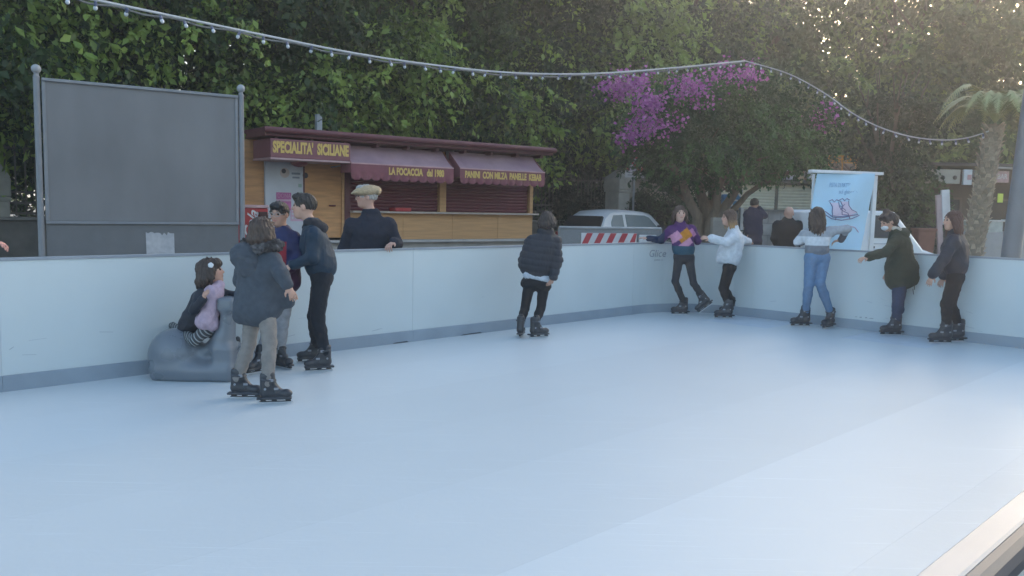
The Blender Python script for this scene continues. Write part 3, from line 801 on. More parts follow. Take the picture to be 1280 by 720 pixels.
# ================================================================ banner on a white frame
bn0 = P(1016, 260, 11.6); bn1 = P(1095, 260, 11.9)
bn0.z = bn1.z = 0
rzn = frame_of(bn0, bn1); nn_ = Vector((math.sin(rzn), -math.cos(rzn), 0)); invn = Matrix.Rotation(-rzn, 3, 'Z')
def Nn(px, py): q = PL(px, py, bn0, nn_); return (invn @ (q - bn0)).x, q.z
bn = empty('banner', 'pale blue skating banner with a drawn ice skate hanging from a white frame', 'banner', bn0, rzn)
m_white = mat('white_paint', (.66, .68, .70), rough=.4, var=.05)
xa, zt = Nn(1015, 215); xb, zt2 = Nn(1097, 215)
def edge_x(t):      # left and right cloth edges against height fraction from top
    l = [(1019, 217), (1016, 240), (1011, 265), (1003, 290), (996, 312)]; r = [(1089, 217), (1088, 235), (1083, 262), (1075, 290), (1063, 325)]
    def at(L_):
        k = t * (len(L_) - 1); i = min(int(k), len(L_) - 2); f = k - i
        return Nn(L_[i][0] + (L_[i + 1][0] - L_[i][0]) * f, L_[i][1] + (L_[i + 1][1] - L_[i][1]) * f)
    return at(l), at(r)
cl = MB(); ny, nx = 20, 12; vs = []
for j in range(ny + 1):
    (lx, lz), (rx, rz_) = edge_x(j / ny)
    for i in range(nx + 1):
        t = i / nx; vs.append((lx + (rx - lx) * t, -.05 + .03 * math.sin(t * 5 + j * .25) - .10 * (j / ny) ** 2, lz + (rz_ - lz) * t))
n0 = len(vs); vs += [(x, y + .006, z) for x, y, z in vs]; fs = []
for j in range(ny):
    for i in range(nx):
        a = j * (nx + 1) + i; q = (a, a + 1, a + nx + 2, a + nx + 1); fs += [q, tuple(k + n0 for k in q[::-1])]
cloth = cl.add(vs, fs).build('banner_cloth', mat('banner_blue', (.40, .60, .74), rough=.6, var=.06, scale=3, col2=(.42, .64, .80)), bn, smooth=True)
def cloth_pt(px, py, o=.004):
    # a point of the cloth surface in front of this pixel
    x, z = Nn(px, py); j = 0
    for j_ in range(41):
        if edge_x(j_ / 40)[0][1] < z: break
    t_ = j_ / 40; (lx, lz), (rx, rz_) = edge_x(t_); s = (x - lx) / max(rx - lx, .1); jj = t_ * ny
    return Vector((x, -.05 + .03 * math.sin(s * 5 + jj * .25) - .10 * t_ ** 2 - o, z))
m_ink = mat('banner_ink', (.16, .14, .30), rough=.6); m_ink2 = mat('banner_text_ink', (.20, .38, .58), rough=.6)
def stroke(pts, r, m, name='drawn_line'):
    p = [cloth_pt(a, b, .007) for a, b in pts]; MB().tube(p, r, 5).build(name, m, cloth)
# the drawn skate: boot outlines, sole and blade
for dx_, dy_ in ((0, 0), (-12, 1.5)):
    stroke([(1045 + dx_, 251 + dy_), (1047 + dx_, 257 + dy_), (1046 + dx_, 263 + dy_), (1046 + dx_, 268 + dy_), (1058 + dx_, 269 + dy_), (1067 + dx_, 268 + dy_), (1066 + dx_, 265 + dy_), (1059 + dx_, 262 + dy_), (1055 + dx_, 257 + dy_), (1055 + dx_, 251 + dy_)], .005, m_ink)
    stroke([(1044 + dx_, 250 + dy_), (1048 + dx_, 248 + dy_), (1050 + dx_, 251 + dy_), (1053 + dx_, 248 + dy_), (1056 + dx_, 250 + dy_)], .006, m_ink)
    pts = [cloth_pt(a + dx_, b + dy_, .0045 - dx_ * .00005) for a, b in [(1046, 252), (1054, 252), (1055, 257), (1059, 262), (1066, 266), (1058, 268.5), (1047, 268), (1047, 262), (1048, 257)]]
    MB().add(pts, [tuple(range(len(pts)))]).build('drawn_boot', mat('boot_pale', (.60, .52, .64), rough=.6), cloth)
stroke([(1044, 257), (1051, 263)], .005, m_ink); stroke([(1050, 255), (1044, 262)], .005, m_ink)
stroke([(1026, 264), (1034, 271), (1045, 272), (1056, 270), (1068, 268)], .006, m_ink)
stroke([(1024, 267), (1032, 273), (1045, 275), (1060, 273), (1070, 269)], .006, m_ink)
stroke([(1038, 271), (1037, 275)], .005, m_ink); stroke([(1056, 270), (1057, 274)], .005, m_ink)
for (t_, px, py, s_) in (('PISTA DI PATTINAGGIO', 1053, 232, .52), ('sul ghiaccio', 1055, 240, .30)):
    me = text_mesh(t_, .085, ext=.001); xs = [v.co.x for v in me.vertices]
    q = cloth_pt(px, py, .008)
    me.transform(Matrix.Translation(q) @ Matrix.Rotation(R(90), 4, 'X') @ Matrix.Diagonal((s_ * 1.0 / (max(xs) - min(xs)), 1, 1, 1)))
    link('banner_lettering', me, m_ink2, cloth)
stroke([(1040, 283), (1052, 281), (1064, 284), (1068, 290)], .006, mat('banner_rose', (.55, .35, .5), rough=.6))
MB().box((xa - .05, -.07, zt - .01), (xb + .05, .02, zt + .03), bev=.006).build('top_bar', m_white, bn)
MB().box((xb - .07, -.02, .0), (xb - .005, .02, zt - .016), bev=.005).build('upright', m_white, bn)
MB().box((xa + .10, .10, .0), (xa + .13, .13, zt - .02), bev=.005).build('upright', m_white, bn)
for x in (xa + .115, xb - .04): MB().box((x - .05, -.3, 0), (x + .05, .35, .03), bev=.008).build('foot', m_white, bn)
# ================================================================ vegetation
m_leaf = leaf_mat('leaf'); m_bark = mat('bark', (.10, .08, .06), rough=.9, var=.3, scale=5, stretch=(2, 2, .6), bump=.9, bscale=14)
def leaves(pos, nrm_bias, size, col, rs, asp=.42, droop=.35, axis=None):
    """one small folded leaf per position"""
    n = len(pos)
    a = rs.normal(size=(n, 3)) + nrm_bias * 1.0; a[:, 2] += .25; a /= np.linalg.norm(a, axis=1)[:, None]     # leaf normal
    d = rs.normal(size=(n, 3)); d[:, 2] -= droop * 2; d = d if axis is None else d * .55 + axis * 1.3; d -= a * (d * a).sum(1)[:, None]; d /= np.maximum(np.linalg.norm(d, axis=1), 1e-6)[:, None]
    s = np.cross(a, d); L = size * (.5 + .95 * rs.rand(n) ** 1.6)[:, None]
    base = pos; tip = pos + d * L - a * L * .12; mid = pos + d * L * .5
    l = mid + s * L * asp + a * L * .08; r = mid - s * L * asp + a * L * .08
    V = np.stack([base, l, tip, r], 1).reshape(-1, 3)
    i = np.arange(n)[:, None] * 4
    T = np.concatenate([i + [0, 1, 2], i + [0, 2, 3]], 1).reshape(-1, 3)
    C = np.repeat(col, 4, 0)
    return V, T, C
def leaf_object(name, V, T, C, parent, m=None):
    me = np_mesh(name, V, T, smooth=False)
    at = me.color_attributes.new('Col', 'FLOAT_COLOR', 'POINT')
    c = np.ones((len(V), 4), np.float32); c[:, :3] = C; at.data.foreach_set('color', c.ravel())
    me.materials.append(m or m_leaf)
    return link(name, me, None, parent)
def crown_cloud(lobes, n, rs, dark, light, csize=.38, per=34, size=.13, lf=.3, shell=.55):
    nd = rs.normal(size=(4, 3)) * 1.15; nph = rs.rand(4) * 6.28
    """leaf clumps spread through the volume of the lobes"""
    w = np.array([l[1][0] * l[1][1] * l[1][2] for l in lobes]) ** .72; w /= w.sum()
    k = rs.choice(len(lobes), n, p=w)
    c = np.array([l[0] for l in lobes], float)[k]; r = np.array([l[1] for l in lobes], float)[k]
    u = rs.normal(size=(n, 3)); u /= np.linalg.norm(u, axis=1)[:, None]
    rad = (shell + (1 - shell) * rs.rand(n)) ** .8
    cc = c + u * r * rad[:, None]
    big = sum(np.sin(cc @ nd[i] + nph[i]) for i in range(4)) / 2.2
    light_ = (rs.rand(n) < np.clip(lf + 1.1 * big, .02, .97)) * (rad > .66)  # outer sprays coloured lighter, recesses left dark: lit and shaded foliage painted in
    tone = rs.rand(n)
    m = n * per
    ci = np.repeat(np.arange(n), per)
    # each clump is a spray that leans out of the crown and droops
    sd_ = u * np.array([1, 1, .35]) + rs.normal(size=(n, 3)) * .35; sd_[:, 2] -= .55; sd_ /= np.linalg.norm(sd_, axis=1)[:, None]
    tt = rs.rand(m)[:, None]
    off = sd_[ci] * (tt - .3) * csize * 2.0 + rs.normal(size=(m, 3)) * csize * .22 * (1.15 - tt)
    off[:, 2] -= (tt[:, 0] ** 2) * csize * .5
    pos = cc[ci] + off
    dk, lt = np.array(dark), np.array(light)
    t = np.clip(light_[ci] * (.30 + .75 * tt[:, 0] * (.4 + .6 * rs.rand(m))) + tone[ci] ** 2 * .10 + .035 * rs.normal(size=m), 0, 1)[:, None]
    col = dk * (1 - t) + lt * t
    return leaves(pos, u[ci] * .8, size, col, rs, asp=.30, axis=sd_[ci])
def trunk_mb(base, h, r, lean, rs, nl=6, top=None, spread=1.6, split=.45):
    mb = MB(); pts = []; rr = []
    for i in range(7):
        t = i / 6; pts.append(Vector((lean[0] * t + .08 * math.sin(i * 1.7), lean[1] * t + .08 * math.cos(i * 2.1), h * split * t * 1.0))); rr.append(r * (1.35 - .55 * t) * (1.25 if i == 0 else 1))
    mb.tube(pts, rr, 12)
    for k in range(nl):
        a = 2 * math.pi * k / nl + rs.rand() * .8; s_ = pts[-1] - Vector((0, 0, rs.rand() * .5))
        L = h * (.35 + .25 * rs.rand()); q = [s_]; rq = [r * .55]
        for i in range(1, 6):
            t = i / 5; q.append(s_ + Vector((math.cos(a) * spread * t * (1 + .1 * rs.randn()), math.sin(a) * spread * t, L * t ** .9))); rq.append(r * .55 * (1 - .8 * t))
        mb.tube(q, rq, 8)
        for j in range(2):
            b = a + rs.uniform(-1, 1); s2 = q[2 + j]; q2 = [s2 + Vector((math.cos(b) * spread * .6 * t, math.sin(b) * spread * .6 * t, L * .4 * t)) for t in (0, .5, 1)]
            mb.tube(q2, [rq[2 + j] * .7, rq[2 + j] * .4, .02], 6)
    return mb
def tree(name, label, loc, h, rad, zlow, seed, n, dark, light, size=.13, r=.3, lf=.3, per=34, csize=.5, group=None, lobes=None, shell=.5):
    rs = np.random.RandomState(seed)
    t = empty(name, label, 'tree', loc, 0, group)
    trunk_mb(loc, h, r, (rs.randn() * .3, rs.randn() * .3), rs, spread=rad * .6).build('trunk', m_bark, t, smooth=True)
    if lobes is None:
        lobes = []
        for k in range(16):
            a = rs.rand() * 6.28; q = math.sqrt(rs.rand()) * rad * .72; z = zlow + (h - zlow) * (.12 + .8 * rs.rand())
            sc = rad * (.28 + .22 * rs.rand())
            lobes.append(((math.cos(a) * q, math.sin(a) * q, z), (sc, sc, sc * .72)))
        for k in range(9):        # low skirts that hang over the edge
            a = 2 * math.pi * k / 9 + rs.rand() * .4; q = rad * .74
            lobes.append(((math.cos(a) * q, math.sin(a) * q, zlow + .9 + rs.rand() * 1.2), (rad * .3, rad * .3, rad * .27)))
        lobes.append(((0, 0, (zlow + h) / 2), (rad * .55, rad * .55, (h - zlow) * .38)))
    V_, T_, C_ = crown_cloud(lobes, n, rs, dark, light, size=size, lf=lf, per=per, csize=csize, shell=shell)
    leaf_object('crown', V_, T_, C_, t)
    return t
DK, LT = (.024, .052, .018), (.31, .43, .09)
labs = ['broad dark fig tree over the railings at the far left, behind the billboard',
        'broad leafy fig tree rising behind the billboard and its right post',
        'broad leafy fig tree with light sprays hanging over the left half of the kiosk roof',
        'broad leafy fig tree hanging over the right end of the kiosk roof',
        'broad dark fig tree standing behind the stone pillar and the white hatchback']
X_Y = [(-10.2, 15.0), (-6.9, 18.3), (-3.4, 21.6), (.3, 25.2), (4.2, 29.4)]
for i, (x, y) in enumerate(X_Y):
    tree('fig_tree', labs[i], (x, y, 0), 10.5 + (i % 2) * .8, 4.1, (2.5, 2.5, 2.5, 3.4, 4.3)[i], 10 + i, 1750, DK if i < 3 else (.022, .046, .024), LT if i < 3 else (.27, .39, .10), size=.155 if i < 3 else .17, lf=.32 if i < 3 else .28, csize=.85, per=46, group='fig trees along the park fence')
labs2 = ['tall dark tree in the second row, behind the far left fig tree', 'tall dark tree in the second row, above the billboard',
         'tall dark tree in the second row, above the left part of the kiosk', 'tall dark tree in the second row, above the right part of the kiosk', 'tall dark tree in the second row, above the white hatchback', 'tall dark tree in the second row, above the bougainvillea crown', 'tall dark tree in the second row, above the laurel tree', 'tall dark tree in the second row, above the palm']
for i, (x, y) in enumerate([(-14, 18.5), (-11.5, 23.5), (-6.5, 27.5), (-1.5, 31.5), (4.5, 36), (11.5, 42), (16.5, 43), (22, 44)]):
    tree('park_tree', labs2[i], (x, y, 0), 12.5, 5.0, 1.6, 40 + i, 760, (.035, .062, .03), (.16, .25, .08), size=.27, lf=.15, per=34, csize=.9, r=.35, group='second row of park trees')
labs3 = [((9.8, 35.5, 0), 13, 5.4, 2.8, 'broad olive-green tree rising behind the bougainvillea and the shuttered shop'),
         ((16.5, 35.0, 0), 13, 5.2, 3.4, 'broad olive-green tree above the dark shops, left of the palm'),
         ((22.6, 35.0, 0), 16, 5.2, 3.4, 'thin pale olive tree against the bright sky at the far right'),  # crown raised to keep the low sun off the near rail
         ((29.5, 36.0, 0), 16, 5.2, 2.5, 'unseen olive tree added beyond the right edge to block the sun')]  # last tree added out of view to keep the sun off the rink
for i, (p, h, rd_, zl, lb) in enumerate(labs3):
    tree('plane_tree', lb, p, h, rd_, zl, 60 + i, (1300, 1200, 1150, 1200)[i], (.055, .09, .035), (.27, .36, .11), size=.24, lf=.35, per=36, csize=.8, r=.3, group='olive-green trees behind the shops')
# leafy tree hanging low between banner and dark shops
tree('laurel_tree', 'low dense laurel tree between the blue banner and the dark shops', (10.45, 23.6, 0), 5.4, 1.35, .9, 71, 420, (.02, .042, .02), (.09, .15, .05), size=.14, lf=.3, per=34, csize=.42, r=.14)

# bougainvillea ---------------------------------------------------
bp = P(884, 270, 19.0); bp.z = 0
rs = np.random.RandomState(5)
bt = empty('bougainvillea', 'umbrella-shaped bougainvillea tree with purple blossom on its left side', 'tree', bp)
def bl(px, py, dy=0.0): q = P(px, py, 19.0 + dy); return (q.x - bp.x, q.y - bp.y, q.z)
mb = MB()
for k, (sx, sy, tx, ty, r_) in enumerate([(872, 330, 838, 205, .13), (880, 330, 868, 190, .15), (886, 330, 905, 185, .14), (893, 330, 950, 200, .12), (888, 330, 985, 215, .09), (876, 330, 818, 212, .08), (884, 330, 925, 190, .1)]):
    a = Vector(bl(sx, sy, (k % 3 - 1) * .18)); a.z = 0; b = Vector(bl(tx, ty, (k % 3 - 1) * 1.1)); q = []
    for i in range(9):
        t = i / 8; tt = t ** 2.6
        q.append(Vector((a.x + (b.x - a.x) * tt + .05 * math.sin(i * 2 + k), a.y + (b.y - a.y) * tt + .05 * math.cos(i * 2.3 + k), b.z * (t ** .82))))
    mb.tube(q, [r_ * (1.3 - .8 * i / 8) for i in range(9)], 10)
for k in range(30):                                     # bare twigs in the open underside
    a = rs.rand() * 6.28; L = .5 + 1.5 * rs.rand(); s = Vector(bl(rs.uniform(850, 930), rs.uniform(205, 240), rs.uniform(-.6, .6)))
    e = s + Vector((math.cos(a) * L, math.sin(a) * L * .9, .35 + .6 * rs.rand())); mb.tube([s, (s + e) / 2 + Vector((0, 0, .1)), e], [.022, .014, .005], 5)
mb.build('trunk', mat('vine_bark', (.15, .115, .085), rough=.9, var=.3, scale=6, stretch=(2, 2, .5), bump=.8), bt, smooth=True)
lob = []
for (px, py, rx, rz_, dy) in [(840, 213, 26, 16, 0), (852, 210, 36, 20, .2), (884, 212, 36, 16, -.6), (905, 214, 26, 14, .5), (815, 160, 44, 40, 0), (815, 200, 32, 28, .2), (870, 130, 60, 42, .3), (880, 175, 66, 40, -.4), (935, 125, 60, 42, .4), (950, 170, 62, 42, -.4),
                              (1000, 150, 42, 45, 0), (1000, 186, 38, 28, .2), (925, 196, 66, 20, .2), (860, 200, 52, 20, -.3), (965, 196, 42, 16, .3), (900, 190, 70, 30, -.8), (985, 198, 36, 18, -.5), (905, 160, 80, 55, 0), (845, 115, 40, 24, .2), (1020, 175, 24, 34, 0)]:
    lob.append((bl(px, py, dy), (rx / 56, rx / 56 * 1.1, rz_ / 56)))
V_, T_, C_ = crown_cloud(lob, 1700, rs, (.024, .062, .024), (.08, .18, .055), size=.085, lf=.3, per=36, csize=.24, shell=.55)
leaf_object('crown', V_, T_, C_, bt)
fl = []
for (px, py, rx, rz_, n, dy) in [(774, 108, 13, 9, 24, -.3), (790, 104, 12, 7, 18, -.5), (812, 130, 15, 9, 26, -.9), (806, 160, 18, 9, 24, -1.0), (792, 168, 8, 6, 7, -.9), (855, 108, 18, 14, 11, -.9), (868, 112, 12, 9, 12, -1.0), (898, 90, 18, 7, 8, -.9), (938, 92, 16, 7, 15, -.9),
                                 (1030, 148, 7, 16, 9, -.3), (842, 158, 9, 6, 5, -1.2), (880, 118, 26, 10, 6, -1.1)]:
    c = bl(px, py, dy); u = rs.normal(size=(n, 3)) * np.array([rx / 56 * .55, .3, rz_ / 56 * .55]); fl.append(np.array(c) + u)
fl = np.concatenate(fl); ci = np.repeat(np.arange(len(fl)), 15); pos = fl[ci] + rs.normal(size=(len(ci), 3)) * .13
t = rs.rand(len(ci))[:, None]; col = np.array((.28, .05, .25)) * (1 - t) + np.array((.56, .20, .48)) * t
V_, T_, C_ = leaves(pos, np.array([[0, -1, .3]]) * .8, .075, col, rs, asp=.5)
leaf_object('blossom', V_, T_, C_, bt)

# hedge bushes ----------------------------------------------------
def bush(label, px, py_top, d, wpx, seed, n, dark=(.014, .03, .012), light=(.06, .11, .035), name='bush', size=.11, cat='bush', group='bushes inside the park'):
    p = P(px, 270, d); p.z = 0; k = F / d; rs = np.random.RandomState(seed); h = P(px, py_top, d).z; wd = wpx / k / 2
    b = empty(name, label, cat, p, 0, group)
    lobes = [((rs.uniform(-.6, .6) * wd, rs.uniform(-.4, .4) * wd, h * rs.uniform(.3, .75)), (wd * .5, wd * .45, h * .3)) for _ in range(8)] + [((0, 0, h * .45), (wd * .85, wd * .6, h * .5))]
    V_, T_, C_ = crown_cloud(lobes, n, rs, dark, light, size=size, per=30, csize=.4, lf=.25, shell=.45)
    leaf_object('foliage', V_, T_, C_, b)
    mb = MB()
    for q in range(5): a = q * 1.26; mb.tube([(.1 * math.cos(a), .1 * math.sin(a), 0), (wd * .35 * math.cos(a), wd * .3 * math.sin(a), h * .6)], [.03, .012], 6)
    mb.build('stem', m_bark, b); return b
bush('dark bush behind the right corner of the kiosk', 705, 225, 24.5, 70, 81, 260)
bush('dark bush behind the rear window of the white hatchback', 738, 222, 25.8, 60, 82, 240)
bush('dark bush right of the stone pillar behind the traffic sign', 815, 228, 24.5, 64, 83, 300)
bush('dark bush left of the bougainvillea trunk', 846, 232, 22.5, 50, 84, 240)
bush('dark bush behind the bougainvillea trunk', 895, 240, 25.0, 55, 85, 220)
bush('dark green planting between the billboard and kiosk wall', 318, 236, 15.2, 40, 86, 200, size=.09, dark=(.02, .035, .018), light=(.06, .09, .035))
bush('dark shrub below the laurel tree, right of the white van', 1130, 262, 22.5, 60, 87, 200)

# palm ------------------------------------------------------------
pd_ = 14.0; p0 = P(1213, 330, pd_); pb = Vector((P(1190, 440, pd_).x, pd_, 0)); ptop = P(1241, 172, pd_)
b0_ = P(1214, 325, pd_); slope = (ptop.x - b0_.x) / (ptop.z - b0_.z); basex = b0_.x - slope * b0_.z
palm = empty('palm_tree', 'rough-barked palm trunk right of the rink girl in navy, fronds above', 'palm tree', (basex, pd_, 0))
tm = MB(); H_ = ptop.z + .2
tm.tube([(slope * z, 0, z) for z in np.linspace(0, H_, 12)], [.17 - .03 * (z / H_) for z in np.linspace(0, H_, 12)], 14)
tm.build('trunk', mat('palm_bark', (.20, .165, .125), rough=.9, var=.3, scale=12, bump=.8), palm, smooth=True)
st = MB(); rr = random.Random(9)
mst = mat('palm_boots', (.34, .28, .21), rough=.9, var=.3, scale=14, bump=.5, rnd=.2)
for k in range(230):
    z = .2 + (H_ - .2) * k / 230; a = k * 2.399; r0 = .155 - .03 * (z / H_)
    ca, sa = math.cos(a), math.sin(a); c = Vector((slope * z + r0 * ca, r0 * sa, z)); t_ = Vector((-sa, ca, 0)); o_ = Vector((ca, sa, 0))
    w_ = rr.uniform(.035, .055); L = rr.uniform(.06, .12); tilt = rr.uniform(.03, .085)
    pts = [c - t_ * w_, c + t_ * w_, c + t_ * w_ * .5 + o_ * tilt + Zv * L, c - t_ * w_ * .5 + o_ * tilt + Zv * L]
    pts2 = [p - o_ * .02 for p in pts]
    MB().add(pts + pts2, [(0, 1, 2, 3), (7, 6, 5, 4), (0, 4, 5, 1), (1, 5, 6, 2), (2, 6, 7, 3), (3, 7, 4, 0)]).build('leaf_base', mst, palm)
def frond(c, a, L, up, rs):
    Vs = []; Ts = []; n = 34; pts = []
    for i in range(n + 1):
        t = i / n; pts.append(Vector((c[0] + math.cos(a) * L * t, c[1] + math.sin(a) * L * t, c[2] + L * (up * t - (up * .75 + .45) * t * t))))
    mb = MB().tube(pts[::4], [.02, .018, .016, .013, .010, .008, .006, .004, .003][:len(pts[::4])], 5)
    sd_ = Vector((-math.sin(a), math.cos(a), 0))
    for i in range(3, n):
        t = i / n; l = L * .26 * math.sin(math.pi * (t * .85 + .12)) ; f = (pts[i] - pts[i - 1]).normalized()
        for s_ in (-1, 1):
            e = pts[i] + sd_ * s_ * l * .8 + f * l * .5 - Zv * l * (.25 + .2 * rs.rand())
            w_ = f * .022; mb.add([pts[i] - w_, pts[i] + w_, e], [(0, 1, 2)])
    return mb
m_frond = mat('palm_frond', (.24, .27, .12), rough=.5, var=.25, scale=3)
rs = np.random.RandomState(3)
for k in range(22):
    a = k * 2.399; up = (1.9, 1.5, 1.2, 1.7)[k % 4]
    frond((slope * H_, 0, H_ + .05), a, .8 + .3 * rs.rand(), up + .3, rs).build('frond', m_frond, palm)
# ================================================================ lamp pole right, palm lights
d = 10.7; p0 = P(1262, 330, d); p1 = P(1289, 130, d)
sl = (p1.x - p0.x) / (p1.z - p0.z); bx = p0.x - sl * p0.z
pole = empty('lamp_pole', 'thick grey metal lamp pole just outside the right rink boards', 'pole', (bx, d, 0))
m_pole = mat('pole_grey', (.15, .165, .19), rough=.5, var=.08, scale=3)
MB().tube([(sl * z, 0, z) for z in (0.02, 2, 4, 6, 7.5)], [.115, .108, .1, .095, .085], 20).build('shaft', m_pole, pole, smooth=True)
MB().lathe([(.2, 0), (.2, .03), (.14, .05), (.14, .35), (.125, .4)], 20).build('base_collar', m_pole, pole, smooth=True)
MB().tube([(sl * 7.4, 0, 7.4), (sl * 7.4 + .1, 0, 7.9), (sl * 7.4 + .8, -.1, 8.1), (sl * 7.4 + 1.3, -.1, 8.1)], .05, 10).box((sl * 7.4 + 1.2, -.2, 8.04), (sl * 7.4 + 1.9, 0, 8.14), bev=.02).build('lamp_arm', m_pole, pole, smooth=True)
tg = P(1254, 248, d - .2); MB().box((-.03, -.145, -.05), (.03, -.125, .06), Matrix.Translation((tg.x - bx, 0, tg.z))).build('yellow_tag', mat('tag_yellow', (.55, .6, .1), rough=.5), pole)

# ================================================================ light strings
m_cable = mat('cable_grey', (.42, .44, .46), rough=.5, var=.1); m_cable2 = mat('cable_dark', (.12, .13, .13), rough=.6)
m_bulb = mat('bulb_white', (.55, .58, .62), rough=.15, var=.02, spec=.8); m_sock = mat('bulb_socket', (.10, .12, .2), rough=.4)
bulb_me = MB().lathe([(.004, -.048), (.013, -.044), (.019, -.032), (.018, -.022), (.010, -.008)], 10).mesh(smooth=True); bulb_me.materials.append(m_bulb)
sock_me = MB().lathe([(.013, -.016), (.016, -.004), (.014, .02), (.006, .026)], 8).mesh(smooth=True); sock_me.materials.append(m_sock)
def light_string(label, ctrl, nb, r, twin):
    """ctrl: pixel x, y, depth of the hanging line"""
    pts = [P(*c) for c in ctrl]; fine = []
    for i in range(len(pts) - 1):
        p_1 = pts[max(i - 1, 0)]; a = pts[i]; b = pts[i + 1]; c = pts[min(i + 2, len(pts) - 1)]
        for t in np.linspace(0, 1, 10, endpoint=False):
            t2, t3 = t * t, t * t * t
            fine.append(.5 * ((2 * a) + (b - p_1) * t + (2 * p_1 - 5 * a + 4 * b - c) * t2 + (3 * a - p_1 - 3 * b + c) * t3))
    fine.append(pts[-1]); o = fine[0].copy()
    s = empty('light_string', label, 'string lights', o, 0, 'strings of white bulbs hung over the rink')
    fl = [p - o for p in fine]
    MB().tube(fl, r, 6).build('cable', m_cable, s, smooth=True)
    if twin:
        MB().tube([p + Vector((0, .01, -.03 + .012 * math.sin(i * .9))) for i, p in enumerate(fl)], r * .8, 6).build('second_cable', m_cable2, s, smooth=True)
    cu = [0.0]
    for a, b in zip(fl, fl[1:]): cu.append(cu[-1] + (b - a).length)
    rr = random.Random(len(ctrl))
    for k in range(nb):
        t = cu[-1] * (k + .5 + rr.uniform(-.12, .12)) / nb; i = min(int(np.searchsorted(cu, t)) - 1, len(fl) - 2); i = max(i, 0)
        q = fl[i] + (fl[i + 1] - fl[i]) * ((t - cu[i]) / (cu[i + 1] - cu[i]))
        h = link('bulb', bulb_me, None, s); h.location = q + Vector((0, 0, -.04)); h.scale = (1.05, 1.05, 1.15); h.rotation_euler = (rr.uniform(-.5, .5), rr.uniform(-.5, .5), 0)
        g_ = link('socket', sock_me, None, h)
    return s
light_string('long string of small white bulbs hanging from upper left across to the bougainvillea', [(-90, -50, 6.6), (40, -17, 7.3), (120, 0, 7.8), (220, 21, 8.5), (330, 44, 9.4), (440, 66, 10.4), (540, 81, 11.5), (640, 91, 12.7), (740, 92, 14.0), (840, 85, 15.4), (931, 76, 16.8)], 44, .014, True)
light_string('short string of white bulbs from the bougainvillea down and up to the palm trunk', [(931, 76, 16.8), (985, 92, 16.8), (1030, 116, 16.3), (1065, 141, 15.8), (1100, 159, 15.3), (1140, 171, 14.9), (1180, 175, 14.4), (1210, 172, 14.1), (1236, 164, 13.9)], 24, .011, False)

# ================================================================ small grey seal-shaped skating aid
def skate_aid():
    g0 = G(246, 480); d0 = g0.y + .17
    o = Vector((P(246, 480, d0).x, d0, FLOOR))
    def q(px, py, dy=0): v = P(px, py, d0 + dy) - o; return (v.x, v.y, v.z)
    S = Sdf(.05); ay = ((1, 0, 0), (0, 1, 0), (0, 0, 1)); fl = ((0, 1, 0), 1.35)
    S.ell(q(221, 444), (.235, .185, .232), k=.03); S.ell(q(240, 462), (.30, .18, .15))
    a = q(207, 466); b = q(288, 468)
    S.cap((a[0], 0, .085), (b[0], 0, .085), .085, .085, flat=((0, 1, 0), 1.9))
    S.box((q(245, 470)[0], 0, .06), (.335, .155, .062), .04)
    c = q(284, 440); S.box((c[0] + .005, 0, .15), (.085, .16, .15), .04)
    S.cap(q(283, 430, -.03), q(286, 385, -.03), .070, .056, flat=((0, 1, 0), 1.6), k=.05)
    S.box(q(286, 379, -.03), (.068, .11, .055), .025, k=.05)
    S.cap(q(262, 436), q(276, 420), .05, .05, flat=((0, 1, 0), 2.0), k=.08)
    S.box((0, 0, -.1), (1, 1, .1), .001, sub=True, k=.01)
    me = S.mesh('aid', .011)
    e = empty('skating_aid', 'slate-blue moulded seal-shaped sledge the small girl sits on', 'skating aid', o)
    link('body', me, mat('aid_plastic', (.155, .175, .20), rough=.3, var=.06, scale=3, bump=.04, bscale=8, rvar=.06), e)
    MB().box((-.30, -.12, .001), (.30, -.10, .012)).build('runner', m_rail2, e); MB().box((-.30, .10, .001), (.30, .12, .012)).build('runner', m_rail2, e)
    # round sockets in the flank
    z = q(262, 466)
    for (px, py) in ((222, 462), ): pass
    return e, o
aid, aid_o = skate_aid()

